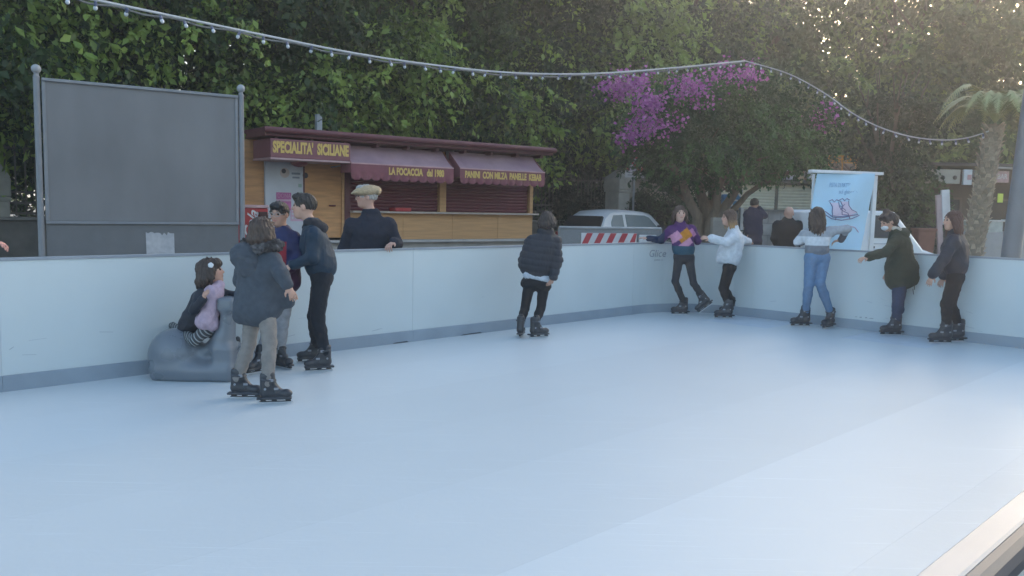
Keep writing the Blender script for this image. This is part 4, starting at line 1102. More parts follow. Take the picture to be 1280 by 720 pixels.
# ================================================================ white hatchback
def hatchback():
    m_body = mat('car_white', (.74, .77, .80), rough=.3, var=.03, coat=.5); m_gl = mat('car_glass', (.02, .024, .028), rough=.3, var=.02, spec=.15)
    m_gl2 = mat('car_glass_pale', (.20, .25, .27), rough=.2, var=.05, spec=.4); m_blk = mat('car_trim', (.03, .03, .032), rough=.5)
    L, Wd, H = 3.75, 1.60, 1.50
    # stations along x (rear 0 .. front L): side silhouette with roof curve, lofted across the width
    prof = [(.0, .45, .62), (.04, .30, .95), (.12, .26, 1.02)]
    c = empty('hatchback_car', 'white hatchback with dark rear window parked behind the striped barrier', 'car')
    xs = [0, .05, .14, .32, .5, .9, 1.4, 1.9, 2.25, 2.6, 2.95, 3.3, 3.6, 3.75]
    belt = [.86, .93, .95, .96, .965, .96, .955, .95, .945, .94, .92, .86, .75, .6]
    # lower body
    S = Sdf(.05)
    nv = []; ring = []
    def section(x, i):
        hb = belt[i]; w_ = Wd / 2 * (1 - .10 * (abs(x - L / 2) / (L / 2)) ** 3.5)
        return [(x, -w_ * .93, .22), (x, -w_, .42), (x, -w_ * 1.0, .65), (x, -w_ * .97, hb - .06), (x, -w_ * .90, hb), (x, 0, hb + .03), (x, w_ * .90, hb), (x, w_ * .97, hb - .06), (x, w_, .65), (x, w_, .42), (x, w_ * .93, .22)]
    vs = []; k = 11
    for i, x in enumerate(xs): vs += section(x, i)
    fs = [(i * k + j, i * k + (j + 1) % k, (i + 1) * k + (j + 1) % k, (i + 1) * k + j) for i in range(len(xs) - 1) for j in range(k)]
    fs += [tuple(range(k)), tuple(range((len(xs) - 1) * k, len(xs) * k))[::-1]]
    me = MB().add(vs, fs).mesh(smooth=True); link('body', me, m_body, c)
    # greenhouse
    gx = [.10, .30, .55, 1.0, 1.5, 1.9, 2.15, 2.65]; gt = [1.04, 1.33, 1.46, 1.50, 1.495, 1.465, 1.42, 1.0]
    vs = []
    for x, z in zip(gx, gt):
        wt = Wd / 2 * (.89 - .20 * (z - .95) / .55); wb = Wd / 2 * .89
        vs += [(x, -wb, .93), (x, -wt, z - .05), (x, -wt * .86, z), (x, 0, z + .022), (x, wt * .86, z), (x, wt, z - .05), (x, wb, .93)]
    k = 7; fs = [(i * k + j, i * k + j + 1, (i + 1) * k + j + 1, (i + 1) * k + j) for i in range(len(gx) - 1) for j in range(k - 1)]
    fs += [tuple(range(k)), tuple(range((len(gx) - 1) * k, len(gx) * k))[::-1]]
    link('cabin', MB().add(vs, fs).mesh(smooth=True), m_body, c)
    def panel(pts, name, m, th=.012):
        n_ = (Vector(pts[1]) - Vector(pts[0])).cross(Vector(pts[2]) - Vector(pts[0])).normalized()
        if n_.dot(Vector(pts[0]) - Vector((1.4, 0, 1.1))) < 0: n_ = -n_
        a = [Vector(p) + n_ * th for p in pts]; b = [Vector(p) - n_ * .02 for p in pts]; n = len(pts)
        MB().add(a + b, [tuple(range(n)), tuple(range(2 * n - 1, n - 1, -1))] + [(i, (i + 1) % n, (i + 1) % n + n, i + n) for i in range(n)]).build(name, m, c)
    def side(s, x, z):      # point on the cabin flank
        gtz = np.interp(x, gx, gt); wt = Wd / 2 * (.89 - .20 * (gtz - .95) / .55); wb = Wd / 2 * .89
        t = (z - .93) / max(gtz - .05 - .93, .05); return (x, s * (wb + (wt - wb) * min(t, 1)), z)
    for s in (-1, 1):
        panel([side(s, .46, 1.03), side(s, .95, 1.01), side(s, .97, 1.38), side(s, .62, 1.37), side(s, .50, 1.2)], 'side_window', m_gl2)
        panel([side(s, 1.07, 1.01), side(s, 2.38, .99), side(s, 2.02, 1.32), side(s, 1.85, 1.37), side(s, 1.09, 1.39)], 'side_window', m_gl2)
        MB().box((1.0, s * .80 - .012, .30), (1.012, s * .80 + .012, .93)).build('door_gap', m_blk, c)
        MB().box((1.15, s * .815 - .012, .80), (1.32, s * .815 + .012, .84), bev=.005).build('door_handle', m_blk, c)
        m_ = MB().box((2.25, s * .74, .97), (2.38, s * .93, 1.10), bev=.03); m_.build('mirror', m_blk, c)
        MB().box((.0 - .02, s * .74 - .05, .58), (.08, s * .74 + .05, .93), bev=.02).build('tail_light', mat('tail_red', (.35, .03, .03), rough=.3), c)
        MB().box((3.62, s * .58 - .14, .58), (3.72, s * .58 + .14, .72), bev=.03).build('headlight', mat('lamp_glass', (.6, .62, .65), rough=.1), c)
        for x in (.66, 3.02):
            Mw = Matrix.Translation((x, s * .72, .30)) @ Matrix.Rotation(R(90), 4, 'X')
            wv = MB().lathe([(.19, -.1), (.27, -.1), (.30, -.07), (.30, .07), (.27, .1), (.19, .1)], 24, Mw).build('wheel', m_blk, c, smooth=True)
            MB().lathe([(.03, -.105), (.18, -.098), (.185, .098), (.03, .105)], 12, Mw).build('rim', mat('rim_grey', (.4, .4, .42), rough=.35, metal=.6), wv)
    panel([(.085, -.62, 1.04), (.275, -.56, 1.325), (.275, .56, 1.325), (.085, .62, 1.04)], 'rear_window', m_gl, .035)
    panel([(2.60, -.62, 1.01), (2.20, -.52, 1.39), (2.20, .52, 1.39), (2.60, .62, 1.01)], 'windscreen', m_gl, .02)
    MB().box((-.06, -.74, .28), (.06, .74, .52), bev=.04).build('rear_bumper', m_body, c)
    MB().box((3.66, -.70, .26), (3.80, .70, .50), bev=.04).build('front_bumper', m_body, c)
    return c
car = hatchback()
d = 21.6; rr_ = P(702, 270, d); ang = R(43)
# rear left corner of the car sits at the pixel of its rear left edge
off = Matrix.Rotation(ang, 3, 'Z') @ Vector((.15, .74, 0)); car.location = (rr_.x - off.x, d - off.y, 0); car.rotation_euler = (0, 0, ang)

# ================================================================ white van cabin behind the banner
vd = 13.6
A = P(1079, 290, vd); B = P(1157, 312, vd + .9); A.z = B.z = 0
rzv = R(12); van = empty('white_van', 'white van cab with dark side window and sloping windscreen behind the banner', 'van', A, rzv)
nvn = Vector((math.sin(rzv), -math.cos(rzv), 0)); invv = Matrix.Rotation(-rzv, 3, 'Z')
def Vn(px, py): q = invv @ (PL(px, py, A, nvn) - A); return q.x, q.z
m_van = mat('van_white', (.72, .75, .77), rough=.35, var=.04, coat=.3); m_dk = mat('van_glass', (.035, .045, .055), rough=.08, spec=.8)
xr, zr = Vn(1120, 264); xh, zh = Vn(1156, 313); x0 = Vn(1040, 290)[0]
zr = zr; Wv = 1.45
prf = [(x0, .35), (x0, zr - .05), (x0 + .06, zr), (xr - .1, zr), (xr, zr - .02), (xh - .02, zh + .01), (xh + .35, zh - .10), (xh + .42, zh - .25), (xh + .44, .35)]
S_ = MB(); n = len(prf)
vs = []
for (y, e) in ((0, 0), (.03, .0), (Wv - .03, 0), (Wv, 0)):
    for x, z in prf:
        q = .03 if y in (0, Wv) else 0
        vs.append((x + (q if x < x0 + .01 else -q), y, z - (q if z > .5 else -q)))
fs = [(i * n + j, i * n + (j + 1) % n, (i + 1) * n + (j + 1) % n, (i + 1) * n + j) for i in range(3) for j in range(n)] + [tuple(range(n)), tuple(range(3 * n, 4 * n))[::-1]]
S_.add(vs, fs).build('body', m_van, van)
wa, wb = Vn(1088, 269), Vn(1131, 298); za, zb = wa[1], wb[1]
wx0 = wa[0]; 
def vp(pts, name, m, y=-.012, y1=.02): MB().prism(pts, y, y1).build(name, m, van)
vp([(wx0, zb), (wx0, za), (xr - .07, za), (xr + (xh - xr) * .52 - .09, zb)], 'side_window', m_dk)
vp([(wx0 - .03, zb - .03), (wx0 - .03, za + .03), (wx0 - .005, za + .03), (wx0 - .005, zb - .03)], 'window_frame', m_van, -.02)
for zz in (zb - .10, zb - .2): MB().box((wx0, -.014, zz), (xh - .25, -.003, zz + .02), bev=.004).build('door_crease', mat('van_crease', (.42, .45, .5), rough=.4), van)
MB().box((wx0 + .0, -.03, zb - .17), (wx0 + .1, -.004, zb - .13), bev=.008).build('door_handle', m_blk_ if False else mat('car_trim', (0, 0, 0)), van)
# windscreen on the slope
dx, dz = xh - xr, zh - zr; nl = math.hypot(dx, dz); nx_, nz_ = -dz / nl, dx / nl
q = [(xr + dx * .08, zr + dz * .08), (xr + dx * .93, zr + dz * .93)]
vs = [(q[0][0] + nx_ * .012, .09, q[0][1] + nz_ * .012), (q[1][0] + nx_ * .012, .06, q[1][1] + nz_ * .012), (q[1][0] + nx_ * .012, Wv - .06, q[1][1] + nz_ * .012), (q[0][0] + nx_ * .012, Wv - .09, q[0][1] + nz_ * .012)]
vs += [(x - nx_ * .02, y, z - nz_ * .02) for x, y, z in vs]
MB().add(vs, [(0, 1, 2, 3), (7, 6, 5, 4), (0, 4, 5, 1), (1, 5, 6, 2), (2, 6, 7, 3), (3, 7, 4, 0)]).build('windscreen', mat('screen_pale', (.42, .47, .50), rough=.12, spec=.8), van)
for x in (x0 + .45, xh - .25):
    for y in (.1, Wv - .1):
        Mw = Matrix.Translation((x, y, .30)) @ Matrix.Rotation(R(90), 4, 'X')
        wv = MB().lathe([(.19, -.08), (.27, -.08), (.30, -.05), (.30, .05), (.27, .08), (.19, .08)], 24, Mw).build('wheel', mat('car_trim', (0, 0, 0)), van, smooth=True)
        MB().lathe([(.03, -.09), (.18, -.085), (.18, .085), (.03, .09)], 12, Mw).build('rim', mat('rim_grey', (0, 0, 0)), wv)
MB().box((xh + .40, .15, .55), (xh + .45, .42, .72), bev=.01).build('headlight', mat('lamp_glass', (0, 0, 0)), van)
MB().box((xh + .40, Wv - .42, .55), (xh + .45, Wv - .15, .72), bev=.01).build('headlight', mat('lamp_glass', (0, 0, 0)), van)

# ================================================================ shuttered shop behind the bougainvillea
sdp = 27.0; k = F / sdp
def Q(px, py, d_=sdp): v = P(px, py, d_); return v.x, v.z
x0, ztop = Q(900, 228); x1, _ = Q(1085, 228); x0 -= 3.5; zs = Q(970, 264)[1]; ze_ = Q(960, 229)[1]
shop = empty('shuttered_shop', 'low shop with cream roller shutters on a stone base and a tiled roof', 'shop', (x0, sdp, 0)); L = x1 - x0
m_cream = mat('shutter_cream', (.82, .75, .57), rough=.6, var=.06); m_sh = mat('rough_stone', (.5, .48, .45), rough=.9, var=.3, scale=3, bump=.8, bscale=8, col2=(.3, .29, .28))
MB().box((0, .2, 0), (L, 5, ze_ - .02)).build('wall', mat('shop_wall', (.33, .30, .25), rough=.85, var=.12), shop)
# stone base of separate blocks
x = 0; rr = random.Random(4)
while x < L:
    w_ = rr.uniform(.35, .6)
    for r_ in range(4):
        h0 = zs / 4 * r_; o_ = (.2 if r_ % 2 else 0)
        xa = min(x + o_, L); xb = min(x + o_ + w_ - .015, L)
        if xb - xa > .05: MB().box((xa, .12 + rr.uniform(-.012, .012), h0 + .008), (xb, .198, h0 + zs / 4 - .008), bev=.008).build('stone_block', m_sh, shop)
    x += w_
MB().box((0, .135, 0), (L, .195, zs - .001)).build('mortar_bed', mat('mortar', (.2, .19, .18), rough=.9), shop)
MB().box((0, .06, zs), (L, .25, zs + .05)).build('sill', mat('sill_grey', (.3, .29, .27), rough=.8), shop)
divs = [Q(px, 250)[0] - x0 for px in (846, 878, 922, 972, 1024, 1080)]
for xa, xb in zip(divs, divs[1:]):
    sh = MB().box((xa + .05, .17, zs + .05), (xb - .05, .199, ze_ - .05)).build('roller_shutter', m_cream, shop)
    z = zs + .06; 
    while z < ze_ - .12:
        MB().add([(xa + .05, .165, z), (xb - .05, .165, z), (xb - .05, .135, z + .055), (xa + .05, .135, z + .055), (xb - .05, .165, z + .09), (xa + .05, .165, z + .09)], [(0, 1, 2, 3), (3, 2, 4, 5)]).build('lath', m_cream, sh); z += .095
    MB().box((xb - .045, .10, zs + .05), (xb + .045, .2, ze_)).build('pier', mat('pier_brown', (.22, .18, .13), rough=.8), shop)
MB().box((-.2, -.12, ze_ - .0), (L + .1, 5.2, ze_ + .12), bev=.02).build('eave', mat('eave_grey', (.22, .215, .19), rough=.8, var=.1), shop)
# tiled hip roof over the right part
ra, rb_ = Q(995, 213)[0] - x0, Q(1082, 213)[0] - x0; zrf = Q(1030, 196)[1]; zr0 = ze_ + .12
m_tile = mat('roof_tile', (.21, .12, .08), rough=.85, var=.3, scale=6, bump=.4, rnd=.15)
MB().add([(ra, -.1, zr0), (rb_ + .6, -.1, zr0), (rb_ - .5, 1.6, zrf + .25), (ra + 1.0, 1.6, zrf + .25), (ra, 4.5, zr0), (rb_ + .6, 4.5, zr0)], [(0, 1, 2, 3), (1, 5, 2), (5, 4, 3, 2), (4, 0, 3)]).build('tiled_roof', m_tile, shop)
n = int((rb_ - ra) / .2)
for i in range(n):
    x = ra + .1 + i * .2; x2 = ra + 1.0 + (rb_ - .5 - ra - 1.0) * i / n
    MB().tube([(x, -.14, zr0 + .02), (x2, 1.58, zrf + .27)], .045, 6).build('cover_tile', m_tile, shop)
# white boxes standing on the roof edge
for i, (pxa, pxb, pya, pyb, c) in enumerate([(980, 991, 213, 226, 'w'), (992, 1001, 214, 226, 'o'), (1007, 1018, 213, 226, 'w')]):
    xa, za = Q(pxa, pya); xb, zb = Q(pxb, pyb)
    MB().box((xa - x0, -.3, ze_ + .12), (xb - x0, .2, za), bev=.01).build('roof_box', mat('roof_box_' + c, (.55, .57, .58) if c == 'w' else (.5, .36, .22), rough=.6), shop)
# orange letters on a rail
xa, za = Q(1023, 208); xb, zb = Q(1061, 195)
m_or = mat('orange_sign', (.66, .30, .06), rough=.5, var=.1)
lf = empty('roof_sign', 'orange letter sign on a rail above the blue banner', 'sign', (xa, sdp - .75, 0))
MB().box((0, -.02, za + .16), (xb - xa, .01, za + .2)).build('rail', m_or, lf)
put_text('CASTELLO', 'sign_lettering', m_or, lf, ((xb - xa) / 2, -.03, (za + zb) / 2), .34, width=(xb - xa) * .97, bold=.006)
for x in (.05, (xb - xa) / 2, xb - xa - .05): MB().box((x - .015, 0, ze_ + .12), (x + .015, .03, zb - .05)).build('strut', m_or, lf)

# blue paper skip/recycling box and parked bicycle left of the man on the phone
pb = P(913, 262, 22.5); pb.z = 0; zt = P(913, 243, 22.5).z; zb = P(913, 257, 22.5).z
rbx = empty('blue_sign_box', 'blue box sign with white marks on two legs beside the bougainvillea trunk', 'sign', pb)
m_bl = mat('sign_blue', (.03, .15, .30), rough=.45, var=.15)
MB().box((-.24, -.12, zb - .1), (.24, .12, zt), bev=.03).build('box', m_bl, rbx)
MB().box((-.15, -.13, zb + .12), (.15, -.121, zb + .16)).box((-.02, -.131, zb - .02), (.02, -.122, zb + .2)).build('white_mark', mat('sign_white', (0, 0, 0)), rbx)
MB().add([(.17, -.14, zt - .04), (.23, -.14, zt + .12), (.28, -.14, zt + .1), (.22, -.14, zt - .06), (.17, -.12, zt - .04), (.23, -.12, zt + .12), (.28, -.12, zt + .1), (.22, -.12, zt - .06)], [(0, 1, 2, 3), (7, 6, 5, 4), (0, 4, 5, 1), (1, 5, 6, 2), (2, 6, 7, 3), (3, 7, 4, 0)]).build('white_flap', mat('sign_white', (0, 0, 0)), rbx)
for x in (-.2, .17): MB().box((x, -.02, 0), (x + .03, .02, zb - .1)).build('leg', m_pole, rbx)
MB().box((.25, -.1, zb - .75), (.33, .1, zb - .05), bev=.01).build('white_post', mat('sign_white', (0, 0, 0)), rbx)
bk = P(931, 290, 21.5); bk.z = 0
bike = empty('bicycle', 'dark bicycle parked between the bougainvillea and the man on the phone', 'bicycle', bk, R(80))
m_bk = mat('bike_dark', (.03, .03, .035), rough=.4)
def ring(x, z, r, t, n=28): return [(x + r * math.cos(2 * math.pi * i / n), 0, z + r * math.sin(2 * math.pi * i / n)) for i in range(n + 1)]
for x in (-.5, .5):
    wv = MB().tube(ring(x, .34, .32, 0), .018, 6, cap=False).build('wheel', m_bk, bike, smooth=True)
    sp = MB()
    for i in range(12): a = i * math.pi / 6; sp.tube([(x, 0, .34), (x + .31 * math.cos(a), 0, .34 + .31 * math.sin(a))], .002, 4)
    sp.build('spokes', mat('galv', (0, 0, 0)), wv)
fr = MB()
for a, b in [((-.5, 0, .34), (-.15, 0, .85)), ((-.15, 0, .85), (-.05, 0, .32)), ((-.05, 0, .32), (-.5, 0, .34)), ((-.05, 0, .32), (.36, 0, .78)), ((-.15, 0, .82), (.34, 0, .84)), ((.34, 0, .9), (.5, 0, .34)), ((.34, 0, .88), (.32, 0, 1.02))]: fr.tube([a, b], .016, 6)
fr.build('frame', m_bk, bike, smooth=True)
MB().tube([(.34, -.28, 1.02), (.32, 0, 1.04), (.34, .28, 1.02)], .014, 6).build('handlebar', m_bk, bike)
MB().box((-.28, -.07, .90), (-.02, .07, .95), bev=.02).tube([(-.15, 0, .8), (-.15, 0, .9)], .014, 6).build('saddle', m_bk, bike)
# pale notice pillar right of the trunk
pn = P(898, 290, 17.2); pn.z = 0; zt = P(898, 272, 17.2).z
nb2 = empty('electric_cabinet', 'small grey cabinet standing between the two girls behind the boards', 'cabinet', pn)
MB().box((-.15, -.1, .1), (.15, .1, zt), bev=.015).build('cabinet_body', mat('cab_grey', (.24, .22, .19), rough=.7, var=.1), nb2)
MB().box((-.13, -.108, .16), (.13, -.1005, zt - .06), bev=.003).build('cabinet_door', mat('cab_grey2', (.20, .185, .165), rough=.7, var=.1), nb2)
MB().box((-.17, -.12, 0), (.17, .12, .098)).build('plinth', m_stone2, nb2)

# ================================================================ dark shops on the right
dd = 24.5
def D(px, py, d_=dd): v = P(px, py, d_); return v.x, v.z
x0, _ = D(1142, 220); x1, _ = D(1330, 220); zt = D(1160, 205)[1]
ds = empty('dark_shopfront', 'dark brown shopfront with cream fascia, behind the palm and the pole', 'shop', (x0, dd, 0)); L = x1 - x0
m_br = mat('shop_brown', (.085, .055, .045), rough=.7, var=.15, scale=2); m_fas = mat('fascia_cream', (.36, .34, .29), rough=.6, var=.08)
MB().box((0, .3, 0), (L, 5, zt - .1)).build('wall', m_br, ds)
MB().box((-.1, -.9, zt - .1), (L + .1, 5.1, zt), bev=.02).build('roof', mat('roof_dark', (.07, .06, .055), rough=.8), ds)
xa, za = D(1158, 229, dd - .8); xb, zb = D(1201, 212, dd - .8)
f_ = MB().box((xa - x0, -.8, za), (xb - x0, -.62, zb), bev=.01).build('fascia', m_fas, ds)
for px in (1163, 1179, 1194):
    x, z = D(px, 222, dd - .82); MB().lathe([(.06, 0), (.06, .02), (.03, .05)], 14, Matrix.Translation((x - x0, -.80, z)) @ Matrix.Rotation(R(90), 4, 'X')).build('spot_lamp', mat('spot_dark', (.06, .05, .05), rough=.5), f_)
xa, za = D(1204, 231, dd - .9); xb, zb = D(1216, 212, dd - .9)
s_ = MB().box((xa - x0, -.9, za), (xb - x0, -.8, zb), bev=.01).build('white_sign', mat('sign_white2', (.55, .54, .54), rough=.5), ds)
MB().box((xa - x0 + .1, -.906, za + .14), (xb - x0 - .02, -.9005, za + .28)).build('sign_print', mat('print_red', (.42, .22, .22), rough=.5), s_)
for (pa, pb_, ya, yb, c) in [(1218, 1236, 219, 213, (.40, .33, .32)), (1244, 1262, 226, 214, (.42, .27, .27)), (1277, 1292, 226, 214, (.45, .22, .2))]:
    xa, za = D(pa, max(ya, yb) + 2, dd - .8); xb, zb = D(pb_, min(ya, yb), dd - .8)
    s_ = MB().box((xa - x0, -.8, za), (xb - x0, -.7, zb), bev=.01).build('fascia', mat('fascia_%d' % pa, c, rough=.6, var=.15, scale=12), ds)
    put_text('BAR' if pa == 1244 else 'CAFFE', 'sign_lettering', mat('sign_white2', (0, 0, 0)), s_, ((xa + xb) / 2 - x0, -.803, (za + zb) / 2), .2, width=(xb - xa) * .7)
MB().tube([(D(1204, 210)[0] - x0, -.95, D(1204, 210)[1] - .02), (L, -.95, D(1330, 212)[1] - .1)], .03, 6).build('awning_rail', mat('rail_dim', (.3, .28, .26), rough=.5), ds)
# shop windows, doors
xx = .4
while xx < L - 1:
    w_ = MB().box((xx, .24, .9), (xx + 1.1, .298, zt - 1.0)).build('window', mat('shop_glass', (.035, .03, .03), rough=.15), ds)
    MB().box((xx - .06, .2, .84), (xx, .3, zt - .94)).box((xx + 1.1, .2, .84), (xx + 1.16, .3, zt - .94)).box((xx, .2, .84), (xx + 1.1, .3, .898)).box((xx, .2, zt - .998), (xx + 1.1, .3, zt - .94)).build('frame', mat('frame_brown', (.12, .075, .06), rough=.6), w_)
    xx += 1.5
# long pale counter / cold cabinets under the sign
for i, (pa, pb_) in enumerate([(1206, 1224), (1226, 1254), (1268, 1300)]):
    d_ = 21.0; a = P(pa, 300, d_); b = P(pb_, 300, d_); zt_ = P((pa + pb_) / 2, 276, d_).z; a.z = 0
    c = empty('display_counter', ['pale display counter left of the palm trunk', 'pale display counter between the palm trunk and the pole', 'pale display counter right of the lamp pole'][i], 'counter', a, 0, 'pale counters in front of the dark shops')
    w_ = b.x - a.x
    MB().box((0, 0, .1), (w_, .6, zt_ - .28), bev=.015).build('base', mat('counter_grey', (.33, .33, .33), rough=.6, var=.1), c)
    MB().box((.02, .02, zt_ - .279), (w_ - .02, .5, zt_ - .02), bev=.01).build('glass_case', mat('case_pale', (.42, .45, .42), rough=.2, var=.2, scale=6), c)
    MB().box((-.02, -.02, zt_ - .019), (w_ + .02, .62, zt_ + .02), bev=.008).build('top', mat('counter_white', (.52, .52, .5), rough=.5), c)
    MB().box((.03, .05, 0), (w_ - .03, .55, .099)).build('plinth', m_br, c)
# tilted white poster/figure board and terracotta planter
d_ = 19.0; a = P(1178, 300, d_); a.z = 0; z1 = P(1186, 238, d_).z; z0 = P(1186, 270, d_).z
pbd = empty('poster_stand', 'narrow white and pink poster stand behind the girl in navy', 'poster stand', a)
M_ = Matrix.Rotation(R(-6), 4, 'Y')
MB().box((0, 0, .5), (.12, .06, z1 - .1), M_, bev=.005).build('edge_board', mat('poster_rose2', (.40, .30, .30), rough=.6, var=.15), pbd)
MB().box((.122, -.01, z0 - .2), (.30, .05, z1), M_, bev=.005).build('white_board', mat('poster_white3', (.55, .55, .56), rough=.6, var=.15, scale=4), pbd)
MB().box((-.1, -.15, 0), (.4, .2, .04)).box((.08, 0, .04), (.14, .05, .6)).build('foot', m_br, pbd)
a = P(1154, 300, 18.5); a.z = 0; zt = P(1154, 286, 18.5).z; zb = P(1154, 300, 18.5).z
pl_ = empty('planter', 'terracotta planter box below the laurel tree, right of the white van', 'planter', a)
MB().add([(-.12, -.12, 0), (.12, -.12, 0), (.12, .12, 0), (-.12, .12, 0), (-.19, -.17, zt), (.19, -.17, zt), (.19, .17, zt), (-.19, .17, zt)], [(3, 2, 1, 0), (4, 5, 6, 7), (0, 1, 5, 4), (1, 2, 6, 5), (2, 3, 7, 6), (3, 0, 4, 7)]).build('pot', mat('terracotta', (.20, .085, .06), rough=.8, var=.15), pl_)
MB().box((-.21, -.19, zt - .05), (.21, .19, zt + .015), bev=.01).build('lip', mat('terracotta', (0, 0, 0)), pl_)
# low pale wall beyond, paving
# ================================================================ people
def vec(*a): return np.array(a, float)
def nrm_(v): v = np.array(v, float); return v / max(np.linalg.norm(v), 1e-9)
m_skin = {}
def skin_mat(tone, n):
    return mat('skin_' + n, tone, rough=.55, var=.05, scale=20, attr=True, spec=.4)
m_hair = mat('hair', (.03, .02, .015), rough=.5, var=.35, scale=30, stretch=(3, 3, .5), attr=True, bump=.4, bscale=90)
m_cloth = mat('cloth', (.1, .1, .1), rough=.85, var=.13, scale=22, attr=True, bump=.35, bscale=120, spec=.25)
m_nylon = mat('nylon', (.1, .1, .1), rough=.6, var=.12, scale=18, attr=True, bump=.2, bscale=70, spec=.3)
m_eye = mat('eye_dark', (.03, .02, .015), rough=.2)
# ---- rental ice skate, built once: origin under the ankle on the ice, toe along +X
def skate_meshes():
    S = Sdf(.03)
    S.cap((-.085, 0, .098), (.10, 0, .088), .042, .036, flat=((0, 1, 0), 1.05)); S.ell((.115, 0, .092), (.05, .043, .036))
    S.cap((-.075, 0, .11), (-.068, 0, .26), .047, .054, flat=((1, 0, 0), 1.15)); S.cap((.03, 0, .12), (-.035, 0, .20), .036, .04)
    S.cap((-.03, 0, .2), (-.028, 0, .285), .036, .03, flat=((0, 1, 0), 1.2)); S.cap((-.075, 0, .30), (-.068, 0, .24), .03, .03, sub=True, k=.02)
    S.box((0, 0, .05), (.16, .043, .010), .006, k=.012)
    boot = S.mesh('ice_skate', .007)
    mb = MB()
    mb.box((-.135, -.022, .040), (.15, .022, .050), bev=.003)
    for a, b in ((-.13, -.085), (-.03, .015), (.095, .14)):
        mb.prism([(a, .041), (b, .041), (b + .012, .020), (a + .012, .020)], -.014, .014)
    mb.box((-.135, -.010, .016), (.15, .010, .023), bev=.002)
    hold = mb.mesh()
    bl_ = MB().prism([(-.15, .004), (-.14, .0), (.15, .0), (.168, .008), (.17, .0155), (-.15, .0155)], -.003, .003).mesh()
    bk_ = []
    for s in (-1, 1):
        bk_.append(MB().box((-.045, s * .055 - .006, .215), (-.005, s * .055 + .006, .24), bev=.003).mesh())
        bk_.append(MB().box((.0, s * .043 - .005, .135), (.04, s * .043 + .005, .155), bev=.003).mesh())
        bk_.append(MB().lathe([(.011, -.004), (.011, .004)], 10, Matrix.Translation((-.08, s * .052, .145)) @ Matrix.Rotation(R(90), 4, 'X')).mesh())
    st = MB()
    pts = [Vector((-.055 + .066 * math.cos(a), .0595 * math.sin(a), .228 - .01 * math.cos(a))) for a in np.linspace(0, 2 * math.pi, 20)]
    st.tube(pts, .010, 6, cap=False)
    pts = [Vector((.022 - .012 * abs(math.cos(a)), .047 * math.cos(a), .105 + .052 * math.sin(a))) for a in np.linspace(0, math.pi, 12)]
    st.tube(pts, .009, 6); st = st.mesh(smooth=True)
    boot.materials.append(mat('skate_shell', (.022, .024, .03), rough=.33, var=.12, spec=.6)); hold.materials.append(mat('skate_holder', (.014, .015, .018), rough=.45))
    bl_.materials.append(mat('blade_steel', (.55, .57, .6), rough=.3, metal=.3)); [b__.materials.append(_mb) for b__ in bk_ for _mb in [mat('skate_buckle', (.30, .31, .34), rough=.3, metal=.3)]]; st.materials.append(mat('skate_strap', (.05, .053, .062), rough=.5))
    return boot, hold, bl_, bk_, st
SK = skate_meshes()
def place_skate(root, M, sc, strap=None):
    M = M @ Matrix.Diagonal((sc, sc, sc, 1))
    o = link('ice_skate', SK[0], None, root); o.matrix_local = M
    for nme, me in (('blade_holder', SK[1]), ('blade', SK[2]), ('strap', SK[4])): link(nme, me, None, o)
    for i_, me in enumerate(SK[3]): link('rivet' if i_ % 3 == 2 else 'buckle', me, None, o)
    return o
def hand(S, w, d, n, s=1.0, thumb=1, curl=.45, spread=.12):
    d = nrm_(d); n = nrm_(n - np.dot(n, d) * d); t = np.cross(d, n)
    S.cap(w, w + d * .062 * s, .017 * s, .015 * s, flat=(t, 1.9), k=.012)
    S.cap(w - d * .03 * s, w + d * .015 * s, .022 * s, .020 * s, k=.012)
    for i, L in zip((-1.5, -.5, .5, 1.5), (.062, .075, .08, .07)):
        L *= s; r0 = w + d * .066 * s + t * i * .0185 * s
        c = curl * (1 + .15 * i * thumb)
        d1 = d * math.cos(c) + n * math.sin(c) + t * i * spread * .5; d2 = d * math.cos(2.1 * c) + n * math.sin(2.1 * c)
        p1 = r0 + d1 * L * .52; p2 = p1 + d2 * L * .48
        S.cap(r0, p1, .0085 * s, .0078 * s, k=.006); S.cap(p1, p2, .0078 * s, .0062 * s, k=.004)
    r0 = w + d * .018 * s + t * thumb * .026 * s; d1 = nrm_(d * .7 + t * thumb * .7 + n * .25); p1 = r0 + d1 * .035 * s; p2 = p1 + nrm_(d * .9 + t * thumb * .25 + n * .35) * .028 * s
    S.cap(r0, p1, .0115 * s, .0095 * s, k=.01); S.cap(p1, p2, .0095 * s, .0075 * s, k=.005)
def lin(c): return np.array(c, float)
def flatcol(c):
    c = lin(c); return lambda co: np.repeat(c[None], len(co), 0)
SKIN = (.50, .29, .21)
